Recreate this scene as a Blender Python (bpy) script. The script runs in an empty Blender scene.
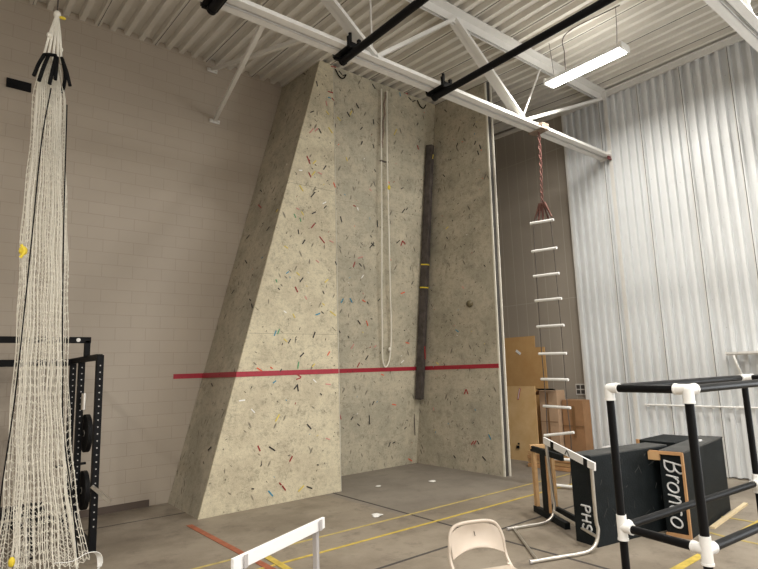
import bpy, bmesh, math, random
from mathutils import Vector, Matrix
R = math.radians
random.seed(7)
S = bpy.context.scene
COL = S.collection

# ---------------------------------------------------------------- camera
cam_d = bpy.data.cameras.new('camera'); cam = bpy.data.objects.new('camera', cam_d); COL.objects.link(cam)
right = Vector((0.776, -0.629, -0.033)); fwd = Vector((0.626, 0.765, 0.152))
fwd.normalize(); right = (right - right.dot(fwd)*fwd).normalized(); up = right.cross(fwd)
M = Matrix((right, up, -fwd)).transposed().to_4x4(); M.translation = Vector((0, 0, 1.76))
cam.matrix_world = M
cam_d.sensor_width = 36; cam_d.lens = 555/758*36; cam_d.clip_end = 100
S.camera = cam

# ---------------------------------------------------------------- world, exposure
w = bpy.data.worlds.new('world'); S.world = w; w.use_nodes = True
w.node_tree.nodes['Background'].inputs[0].default_value = (0.9, 0.93, 1.0, 1)
w.node_tree.nodes['Background'].inputs[1].default_value = 0.02
S.view_settings.view_transform = 'Standard'; S.view_settings.look = 'None'
S.view_settings.gamma = 1; S.view_settings.use_curve_mapping = False
S.view_settings.exposure = 0.08
LAMP_POWER = 112; UP_POWER = 5
LAMP_SPOTS = [(7.16, 3.86), (7.19, 0.6), (7.19, -2.7), (4.0, 0.6), (4.0, -2.7), (0.8, 0.6), (0.8, -2.7), (-2.4, 0.6), (-2.4, 3.88), (-2.4, -2.7)]

# added cool fill behind and right of the camera to brighten deck; doors assumed
def add_fill(loc, rot, sx, sy, e):
    l = bpy.data.lights.new('fill_light', 'AREA'); l.shape = 'RECTANGLE'; l.size = sx; l.size_y = sy; l.energy = e; l.color = (.93, .97, 1)
    o = bpy.data.objects.new('fill_light', l); COL.objects.link(o); o.location = loc; o.rotation_euler = rot
add_fill((2.0, -5.7, 2.0), (R(90+22), 0, 0), 6, 3.4, 190)
add_fill((9.2, -2.6, 2.0), (R(90+30), 0, R(90)), 5, 3.4, 330)

# ---------------------------------------------------------------- materials
def mat(name, col, rough=0.6, metal=0.0, var=0.0, vscale=6.0, bump=0.0, bscale=60.0, emis=0, spec=0.5, col2=None):
    m = bpy.data.materials.new(name); m.use_nodes = True; nt = m.node_tree; b = nt.nodes['Principled BSDF']
    b.inputs['Base Color'].default_value = (*col, 1); b.inputs['Roughness'].default_value = rough
    b.inputs['Metallic'].default_value = metal; b.inputs['Specular IOR Level'].default_value = spec
    if emis: b.inputs['Emission Color'].default_value = (*col, 1); b.inputs['Emission Strength'].default_value = emis
    tc = nt.nodes.new('ShaderNodeTexCoord')
    if var or col2:
        n = nt.nodes.new('ShaderNodeTexNoise'); n.inputs['Scale'].default_value = vscale; n.inputs['Detail'].default_value = 6
        n.inputs['Roughness'].default_value = 0.65
        nt.links.new(tc.outputs['Object'], n.inputs['Vector'])
        r = nt.nodes.new('ShaderNodeValToRGB'); r.color_ramp.elements[0].position = .3; r.color_ramp.elements[1].position = .7
        c2 = col2 or tuple(c*(1+var) for c in col); c1 = col if col2 else tuple(c*(1-var) for c in col)
        r.color_ramp.elements[0].color = (*c1, 1); r.color_ramp.elements[1].color = (*[min(1, c) for c in c2], 1)
        nt.links.new(n.outputs['Fac'], r.inputs[0]); nt.links.new(r.outputs[0], b.inputs['Base Color'])
    if bump:
        n2 = nt.nodes.new('ShaderNodeTexNoise'); n2.inputs['Scale'].default_value = bscale; n2.inputs['Detail'].default_value = 4
        nt.links.new(tc.outputs['Object'], n2.inputs['Vector'])
        bp = nt.nodes.new('ShaderNodeBump'); bp.inputs['Strength'].default_value = bump; bp.inputs['Distance'].default_value = 0.01
        nt.links.new(n2.outputs['Fac'], bp.inputs['Height']); nt.links.new(bp.outputs[0], b.inputs['Normal'])
    return m

def N(nt, t, **kw):
    n = nt.nodes.new(t)
    for k, v in kw.items(): setattr(n, k, v)
    return n
def mth(nt, op, a, b=None, c=None):
    n = nt.nodes.new('ShaderNodeMath'); n.operation = op
    for i, v in enumerate((a, b, c)):
        if v is None: continue
        if isinstance(v, (int, float)): n.inputs[i].default_value = v
        else: nt.links.new(v, n.inputs[i])
    return n.outputs[0]
def mixc(nt, fac, a, b):
    n = nt.nodes.new('ShaderNodeMix'); n.data_type = 'RGBA'
    for i, v in ((0, fac), (6, a), (7, b)):
        if isinstance(v, (int, float)): n.inputs[i].default_value = v
        elif isinstance(v, tuple): n.inputs[i].default_value = (*v, 1)
        else: nt.links.new(v, n.inputs[i])
    return n.outputs[2]

def block_mat(name, c1, mortar, ax, bw, bh, offset, msize=0.012, bump=.5):
    """painted concrete block; ax = index of the horizontal axis"""
    m = bpy.data.materials.new(name); m.use_nodes = True; nt = m.node_tree; b = nt.nodes['Principled BSDF']
    tc = N(nt, 'ShaderNodeTexCoord'); sp = N(nt, 'ShaderNodeSeparateXYZ'); nt.links.new(tc.outputs['Object'], sp.inputs[0])
    cb = N(nt, 'ShaderNodeCombineXYZ'); nt.links.new(sp.outputs[ax], cb.inputs[0]); nt.links.new(sp.outputs[2], cb.inputs[1])
    br = N(nt, 'ShaderNodeTexBrick'); nt.links.new(cb.outputs[0], br.inputs['Vector'])
    br.offset = offset; br.inputs['Scale'].default_value = 1; br.inputs['Brick Width'].default_value = bw; br.inputs['Row Height'].default_value = bh
    br.inputs['Mortar Size'].default_value = msize; br.inputs['Mortar Smooth'].default_value = 0.3
    br.inputs['Color1'].default_value = (*c1, 1); br.inputs['Color2'].default_value = (*[c*.97 for c in c1], 1); br.inputs['Mortar'].default_value = (*mortar, 1)
    nz = N(nt, 'ShaderNodeTexNoise'); nz.inputs['Scale'].default_value = 1.3; nz.inputs['Detail'].default_value = 5
    nt.links.new(tc.outputs['Object'], nz.inputs['Vector'])
    out = mixc(nt, mth(nt, 'MULTIPLY', nz.outputs['Fac'], .22), br.outputs['Color'], tuple(c*.72 for c in c1))
    nt.links.new(out, b.inputs['Base Color']); b.inputs['Roughness'].default_value = .42
    n2 = N(nt, 'ShaderNodeTexNoise'); n2.inputs['Scale'].default_value = 90; nt.links.new(tc.outputs['Object'], n2.inputs['Vector'])
    h = mth(nt, 'ADD', mth(nt, 'MULTIPLY', br.outputs['Fac'], -1.0), mth(nt, 'MULTIPLY', n2.outputs['Fac'], .35))
    bp = N(nt, 'ShaderNodeBump'); bp.inputs['Strength'].default_value = bump; bp.inputs['Distance'].default_value = .006
    nt.links.new(h, bp.inputs['Height']); nt.links.new(bp.outputs[0], b.inputs['Normal'])
    return m

def climb_mat(name, base, mott, ax, dens=.5):
    """textured climbing plywood: mottled paint, a grid of bolt holes, dark rubber scuffs and chips"""
    m = bpy.data.materials.new(name); m.use_nodes = True; nt = m.node_tree; b = nt.nodes['Principled BSDF']
    tc = N(nt, 'ShaderNodeTexCoord'); sp = N(nt, 'ShaderNodeSeparateXYZ'); nt.links.new(tc.outputs['Object'], sp.inputs[0])
    cb = N(nt, 'ShaderNodeCombineXYZ'); nt.links.new(sp.outputs[ax], cb.inputs[0]); nt.links.new(sp.outputs[2], cb.inputs[1])
    U = cb.outputs[0]
    def noise(scale, det=6, rg=.6, vec=U):
        n = N(nt, 'ShaderNodeTexNoise'); n.inputs['Scale'].default_value = scale; n.inputs['Detail'].default_value = det
        n.inputs['Roughness'].default_value = rg; nt.links.new(vec, n.inputs['Vector']); return n.outputs['Fac']
    def smooth(v, lo, hi):
        n = N(nt, 'ShaderNodeMapRange'); n.interpolation_type = 'SMOOTHSTEP'
        n.inputs[1].default_value = lo; n.inputs[2].default_value = hi; nt.links.new(v, n.inputs[0]); return n.outputs[0]
    c = mixc(nt, smooth(noise(1.6, 10, .75), .40, .62), base, mott)
    c = mixc(nt, mth(nt, 'MULTIPLY', smooth(noise(9, 10, .9), .49, .62), .6), c, tuple(x*.5 for x in base))
    c = mixc(nt, mth(nt, 'MULTIPLY', smooth(noise(3.6, 12, .9), .51, .62), .7), c, tuple(x*.42 for x in base))
    c = mixc(nt, mth(nt, 'MULTIPLY', smooth(noise(3.3, 10, .8), .42, .30), .5), c, tuple(min(1, x*1.3) for x in base))
    vr = N(nt, 'ShaderNodeTexVoronoi'); vr.inputs['Scale'].default_value = 5.2; vr.inputs['Randomness'].default_value = .28; nt.links.new(U, vr.inputs['Vector'])
    ringf = mth(nt, 'MULTIPLY', smooth(vr.outputs['Distance'], .36, .20), mth(nt, 'GREATER_THAN', N_sep(nt, vr.outputs['Color']), .66))
    c = mixc(nt, mth(nt, 'MULTIPLY', mth(nt, 'MULTIPLY', ringf, smooth(noise(20, 6, .8), .44, .60)), .5), c, tuple(x*.38 for x in base))
    c = mixc(nt, mth(nt, 'MULTIPLY', smooth(noise(32, 5, .85), .55, .66), .6), c, tuple(x*.35 for x in base))
    # bolt holes
    v = N(nt, 'ShaderNodeTexVoronoi'); v.inputs['Scale'].default_value = 5.2; v.inputs['Randomness'].default_value = .28; nt.links.new(U, v.inputs['Vector'])
    hole = smooth(v.outputs['Distance'], .075, .035)
    c = mixc(nt, mth(nt, 'MULTIPLY', hole, .75), c, (.06, .05, .04))
    # scuffs, short streaks in two directions
    for ang, sc, th, sd in ((.5, 11, .24, 3.1), (-.45, 9, .22, 9.7), (.05, 13, .22, 17.3), (-.9, 14, .2, 23.9)):
        mp = N(nt, 'ShaderNodeMapping'); mp.inputs['Rotation'].default_value[2] = ang; mp.inputs['Location'].default_value = (sd, sd, 0)
        nt.links.new(U, mp.inputs[0])
        mp2 = N(nt, 'ShaderNodeMapping'); mp2.inputs['Scale'].default_value = (2.6, .75, 1); nt.links.new(mp.outputs[0], mp2.inputs[0])
        vv = N(nt, 'ShaderNodeTexVoronoi'); vv.inputs['Scale'].default_value = sc*.45; nt.links.new(mp2.outputs[0], vv.inputs['Vector'])
        pick = mth(nt, 'GREATER_THAN', N_sep(nt, vv.outputs['Color']), 1-dens)
        f = mth(nt, 'MULTIPLY', smooth(vv.outputs['Distance'], th, th*.5), pick)
        f = mth(nt, 'MULTIPLY', f, smooth(noise(2.0+sd*.05, 4), .40, .52))
        c = mixc(nt, mth(nt, 'MULTIPLY', f, .7), c, (.07, .06, .05))
    nt.links.new(c, b.inputs['Base Color']); b.inputs['Roughness'].default_value = .75
    bp = N(nt, 'ShaderNodeBump'); bp.inputs['Strength'].default_value = .5; bp.inputs['Distance'].default_value = .008
    nt.links.new(noise(70, 4), bp.inputs['Height']); nt.links.new(bp.outputs[0], b.inputs['Normal'])
    return m
def N_sep(nt, col):
    s = nt.nodes.new('ShaderNodeSeparateColor'); nt.links.new(col, s.inputs[0]); return s.outputs[0]

def floor_mat():
    m = bpy.data.materials.new('concrete'); m.use_nodes = True; nt = m.node_tree; b = nt.nodes['Principled BSDF']
    tc = N(nt, 'ShaderNodeTexCoord')
    def noise(scale, det=8, rg=.65):
        n = N(nt, 'ShaderNodeTexNoise'); n.inputs['Scale'].default_value = scale; n.inputs['Detail'].default_value = det
        n.inputs['Roughness'].default_value = rg; nt.links.new(tc.outputs['Object'], n.inputs['Vector']); return n.outputs['Fac']
    def smooth(v, lo, hi):
        n = N(nt, 'ShaderNodeMapRange'); n.interpolation_type = 'SMOOTHSTEP'
        n.inputs[1].default_value = lo; n.inputs[2].default_value = hi; nt.links.new(v, n.inputs[0]); return n.outputs[0]
    c = mixc(nt, smooth(noise(.9), .35, .65), (.19, .158, .12), (.29, .248, .195))
    c = mixc(nt, mth(nt, 'MULTIPLY', smooth(noise(3.2, 10, .75), .50, .66), .6), c, (.125, .10, .08))
    c = mixc(nt, mth(nt, 'MULTIPLY', smooth(noise(26, 5, .75), .58, .72), .4), c, (.38, .34, .3))
    # greyer, darker slab inside the climbing bay
    sp = N(nt, 'ShaderNodeSeparateXYZ'); nt.links.new(tc.outputs['Object'], sp.inputs[0])
    bay = mth(nt, 'MULTIPLY', smooth(sp.outputs[0], 4.62, 4.68), smooth(sp.outputs[1], 5.2, 5.6))
    c = mixc(nt, mth(nt, 'MULTIPLY', bay, .45), c, (.17, .16, .15))
    nt.links.new(c, b.inputs['Base Color'])
    nt.links.new(mth(nt, 'MULTIPLY_ADD', noise(2.5), .3, .38), b.inputs['Roughness'])
    bp = N(nt, 'ShaderNodeBump'); bp.inputs['Strength'].default_value = .25; bp.inputs['Distance'].default_value = .006
    nt.links.new(noise(40, 4), bp.inputs['Height']); nt.links.new(bp.outputs[0], b.inputs['Normal'])
    return m

def metal_paint(name, base, dirt, rough=.45, scale=1.2, amt=.5):
    m = bpy.data.materials.new(name); m.use_nodes = True; nt = m.node_tree; b = nt.nodes['Principled BSDF']
    tc = N(nt, 'ShaderNodeTexCoord')
    mp = N(nt, 'ShaderNodeMapping'); mp.inputs['Scale'].default_value = (1, 1, .35); nt.links.new(tc.outputs['Object'], mp.inputs[0])
    n = N(nt, 'ShaderNodeTexNoise'); n.inputs['Scale'].default_value = scale; n.inputs['Detail'].default_value = 8; n.inputs['Roughness'].default_value = .7
    nt.links.new(mp.outputs[0], n.inputs['Vector'])
    r = N(nt, 'ShaderNodeMapRange'); r.inputs[1].default_value = .5; r.inputs[2].default_value = .75; nt.links.new(n.outputs['Fac'], r.inputs[0])
    n2 = N(nt, 'ShaderNodeTexVoronoi'); n2.inputs['Scale'].default_value = 9; nt.links.new(tc.outputs['Object'], n2.inputs['Vector'])
    r2 = N(nt, 'ShaderNodeMapRange'); r2.inputs[1].default_value = .07; r2.inputs[2].default_value = .03; nt.links.new(n2.outputs['Distance'], r2.inputs[0])
    pk = mth(nt, 'GREATER_THAN', N_sep(nt, n2.outputs['Color']), .85)
    c = mixc(nt, mth(nt, 'MULTIPLY', r.outputs[0], amt), base, dirt)
    c = mixc(nt, mth(nt, 'MULTIPLY', mth(nt, 'MULTIPLY', r2.outputs[0], pk), .6), c, (.12, .11, .10))
    nt.links.new(c, b.inputs['Base Color']); b.inputs['Roughness'].default_value = rough
    return m

MT = {}
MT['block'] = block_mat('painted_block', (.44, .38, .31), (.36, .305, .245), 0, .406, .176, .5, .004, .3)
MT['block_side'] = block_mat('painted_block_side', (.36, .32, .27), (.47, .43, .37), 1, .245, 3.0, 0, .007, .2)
MT['block_far'] = mat('painted_block_plain', (.42, .37, .32), .5)
MT['concrete'] = floor_mat()
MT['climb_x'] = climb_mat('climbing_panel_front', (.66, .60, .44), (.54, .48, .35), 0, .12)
MT['climb_rec_shaded'] = climb_mat('climbing_panel_recess_shaded', (.56, .51, .39), (.43, .40, .31), 0, .22)  # same plywood in a duller tone; the recess's weaker light is in the colour
MT['climb_y_shaded'] = climb_mat('climbing_panel_side_shaded', (.52, .47, .37), (.40, .37, .29), 1, .18)  # same plywood again, darker: shade on the side faces painted into the colour
MT['climb_edge'] = mat('pale_edge', (.72, .69, .60), .6, var=.1)
MT['deck'] = mat('deck_paint', (.70, .67, .61), .5, var=.06, vscale=1.5)
MT['steel_white'] = mat('white_steel_paint', (.74, .73, .70), .42, var=.06, vscale=3)
MT['joint_and_shade'] = mat('dark_gap', (.06, .055, .05), .7)  # near-black for seams and vent holes, also painted shade in gaps
MT['cladding'] = metal_paint('white_cladding', (.68, .70, .71), (.50, .50, .485), .4, 1.1, .5)
MT['clad_trim'] = metal_paint('cladding_trim', (.66, .65, .62), (.5, .48, .45), .5, 2, .5)
MT['black'] = mat('black_powder', (.005, .005, .006), .5, spec=.16)
MT['black_matte'] = mat('black_matte', (.008, .008, .009), .75, var=.3, spec=.15)
MT['rubber'] = mat('black_rubber', (.008, .008, .009), .6, spec=.2)
MT['chrome'] = mat('chrome', (.72, .72, .72), .25, 1.0)
MT['galv'] = mat('galvanised_tube', (.66, .63, .58), .36, .85, var=.12, vscale=14)
MT['alu'] = mat('aluminium_leg', (.52, .50, .50), .5, .4)
MT['white'] = mat('white_plastic', (.82, .82, .80), .35, var=.03)
MT['pvc_white'] = mat('white_pvc', (.80, .80, .78), .35, var=.05, vscale=20)
MT['pvc_black'] = mat('black_pipe', (.004, .004, .0045), .45, spec=.16)
MT['rope_w'] = mat('white_rope', (.86, .83, .74), .85, bump=.6, bscale=200)
MT['net'] = mat('white_net_cord', (.84, .81, .72), .85)
MT['rope_grey'] = mat('dark_cord', (.09, .075, .065), .85)
MT['rope_red'] = mat('red_brown_rope', (.12, .035, .03), .85, col2=(.17, .09, .07), vscale=40)
MT['rope_beige'] = mat('beige_rope', (.26, .20, .155), .85, var=.3, vscale=30)
MT['black_rope'] = mat('black_rope', (.006, .006, .007), .9, col2=(.014, .014, .014), vscale=30, spec=.1)
MT['wood_beam'] = mat('weathered_beam', (.075, .064, .058), .75, var=.5, spec=.25, vscale=7, bump=.4)
MT['ply'] = mat('plywood', (.56, .36, .16), .6, col2=(.66, .47, .25), vscale=3)
MT['hold'] = mat('olive_hold', (.12, .10, .055), .5, var=.3, vscale=20)
MT['ply_or'] = mat('orange_plywood', (.46, .265, .10), .6, col2=(.54, .34, .15), vscale=3)
MT['ply_dark'] = mat('plywood_edge', (.40, .21, .09), .65, col2=(.52, .30, .14), vscale=8)
MT['pine'] = mat('pine', (.58, .38, .19), .6, col2=(.48, .28, .13), vscale=9)
MT['pine_pale'] = mat('pale_pine', (.70, .57, .36), .6, var=.1)
MT['card'] = mat('cardboard', (.42, .29, .19), .8, var=.08)
MT['card2'] = mat('cardboard_dark', (.30, .165, .08), .8, var=.12)
MT['tapebrown'] = mat('parcel_tape', (.20, .11, .05), .35)
MT['black_ply'] = mat('black_painted_ply', (.004, .006, .007), .6, col2=(.011, .015, .017), vscale=5, bump=.3, spec=.18)
MT['black_top'] = mat('black_worn_top', (.045, .047, .047), .75, col2=(.085, .085, .082), vscale=4, bump=.3, spec=.3)
MT['spray'] = mat('white_spray_paint', (.62, .63, .64), .6, var=.35, vscale=30)
MT['chair'] = mat('beige_enamel', (.52, .445, .37), .4, var=.04)
MT['redtape'] = mat('red_tape', (.36, .016, .035), .45, var=.12, vscale=20)
MT['yel'] = mat('yellow_floor_paint', (.52, .385, .07), .6, var=.3, vscale=12)
MT['yel_worn'] = mat('worn_yellow_paint', (.46, .36, .12), .6, var=.3, vscale=9)
MT['red_line'] = mat('worn_red_paint', (.33, .10, .05), .6, var=.3, vscale=9)
MT['joint_soft'] = mat('panel_joint', (.26, .235, .18), .8)
MT['joint'] = mat('floor_joint', (.055, .048, .045), .8)
MT['rubber_base'] = mat('brown_base', (.09, .065, .05), .6)
MT['rust'] = mat('rusty_clip', (.17, .05, .05), .7, var=.3)
MT['paper'] = mat('paper', (.80, .79, .76), .8)
MT['yellow_tag'] = mat('yellow_tape', (.75, .58, .04), .6)
MT['tube'] = mat('lamp_diffuser', (1, .98, .94), .5, emis=14)
MT['foam'] = mat('white_foam', (.82, .82, .82), .6)
TC = dict(k=(.02, .018, .018), r=(.34, .03, .03), y=(.72, .58, .12), b=(.04, .27, .42), g=(.10, .34, .16), w=(.85, .85, .83), o=(.75, .12, .05), p=(.62, .28, .25))
for k, v in TC.items(): MT['t_'+k] = mat('tape_'+k, v, .5)

# ---------------------------------------------------------------- mesh helpers
class MB:
    def __init__(s): s.bm = bmesh.new()
    def box(s, c, size, rot=None, bev=0):
        r = bmesh.ops.create_cube(s.bm, size=1.0); vs = r['verts']
        bmesh.ops.scale(s.bm, vec=Vector(size), verts=vs)
        if bev:
            es = list({e for v in vs for e in v.link_edges})
            rr = bmesh.ops.bevel(s.bm, geom=es, offset=bev, segments=2, affect='EDGES', profile=.6)
            vs = list({v for f in rr['faces'] for v in f.verts} | {v for v in vs if v.is_valid})
        if rot is not None: bmesh.ops.transform(s.bm, matrix=rot.to_4x4(), verts=vs)
        bmesh.ops.translate(s.bm, vec=Vector(c), verts=vs); return s
    def bar(s, a, b, w, h, upv=(0, 0, 1), bev=0):
        a = Vector(a); b = Vector(b); d = (b-a); L = d.length; d.normalize()
        u = Vector(upv)
        if abs(u.dot(d)) > .98: u = Vector((1, 0, 0))
        y = u.cross(d).normalized(); z = d.cross(y)
        return s.box((a+b)/2, (L, w, h), Matrix((d, y, z)).transposed(), bev)
    def tube(s, pts, r, n=8, caps=True, closed=False):
        pts = [Vector(p) for p in pts]; m = len(pts); rings = []
        rr = r if isinstance(r, (list, tuple)) else [r]*m
        pu = None
        for i, p in enumerate(pts):
            if closed: t = pts[(i+1) % m]-pts[i-1]
            else: t = pts[min(i+1, m-1)]-pts[max(i-1, 0)]
            t.normalize()
            if pu is None:
                pu = Vector((0, 0, 1)) if abs(t.z) < .9 else Vector((1, 0, 0))
            x = pu.cross(t)
            if x.length < 1e-4: x = Vector((0, 1, 0)).cross(t)
            x.normalize(); y = t.cross(x).normalized(); pu = y
            rings.append([s.bm.verts.new(p+(x*math.cos(2*math.pi*k/n)+y*math.sin(2*math.pi*k/n))*rr[i]) for k in range(n)])
        for i in range(m-1+(1 if closed else 0)):
            A = rings[i]; B = rings[(i+1) % m]
            for k in range(n): s.bm.faces.new((A[k], A[(k+1) % n], B[(k+1) % n], B[k]))
        if caps and not closed:
            s.bm.faces.new(rings[0][::-1]); s.bm.faces.new(rings[-1])
        return s
    def cyl(s, a, b, r, n=20): return s.tube([a, b], r, n)
    def prism(s, pts, ext):
        pts = [Vector(p) for p in pts]; ext = Vector(ext)
        A = [s.bm.verts.new(p) for p in pts]; B = [s.bm.verts.new(p+ext) for p in pts]; n = len(pts)
        s.bm.faces.new(A[::-1]); s.bm.faces.new(B)
        for i in range(n): s.bm.faces.new((A[i], A[(i+1) % n], B[(i+1) % n], B[i]))
        return s
    def ball(s, c, r, sc=(1, 1, 1), sub=2):
        q = bmesh.ops.create_icosphere(s.bm, subdivisions=sub, radius=r)
        bmesh.ops.scale(s.bm, vec=Vector(sc), verts=q['verts']); bmesh.ops.translate(s.bm, vec=Vector(c), verts=q['verts']); return s
    def build(s, name, m, parent=None, smooth=False):
        bmesh.ops.recalc_face_normals(s.bm, faces=s.bm.faces)
        me = bpy.data.meshes.new(name); s.bm.to_mesh(me); s.bm.free()
        for mm in (m if isinstance(m, (list, tuple)) else [m]): me.materials.append(MT[mm])
        if smooth:
            for p in me.polygons: p.use_smooth = True
            me.set_sharp_from_angle(angle=R(40))
        o = bpy.data.objects.new(name, me); COL.objects.link(o)
        if parent is not None:
            o.parent = parent; o.matrix_parent_inverse = parent_matrix(parent).inverted()
        return o
def parent_matrix(p):
    m = p.matrix_basis.copy()
    return parent_matrix(p.parent) @ p.matrix_parent_inverse @ m if p.parent else m
def tag(o, label, cat, group=None, kind=None):
    if label: o['label'] = label
    if cat: o['category'] = cat
    if group: o['group'] = group
    if kind: o['kind'] = kind
    return o
def struct(o): o['kind'] = 'structure'; return o
def thing(name, label, cat, loc=(0, 0, 0), group=None, rz=0):
    o = bpy.data.objects.new(name, None); COL.objects.link(o); o.location = loc; o.rotation_euler[2] = rz
    o.empty_display_size = .1
    return tag(o, label, cat, group)
def copy_thing(root, delta, label):
    r = root.copy(); COL.objects.link(r); r.location = Vector(root.location)+Vector(delta); r['label'] = label
    def rec(o, c):
        for ch in list(o.children):
            k = ch.copy(); COL.objects.link(k); k.parent = c; k.matrix_parent_inverse = ch.matrix_parent_inverse.copy(); rec(ch, k)
    rec(root, r); return r
def bez(pts, n=8):
    """Catmull-Rom through pts"""
    P = [Vector(p) for p in pts]; P = [P[0]*2-P[1]]+P+[P[-1]*2-P[-2]]; out = []
    for i in range(1, len(P)-2):
        for k in range(n):
            t = k/n; a, b, c, d = P[i-1:i+3]
            out.append(.5*((2*b)+(c-a)*t+(2*a-5*b+4*c-d)*t*t+(3*b-a-3*c+d)*t**3))
    out.append(P[-2]); return out

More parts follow.
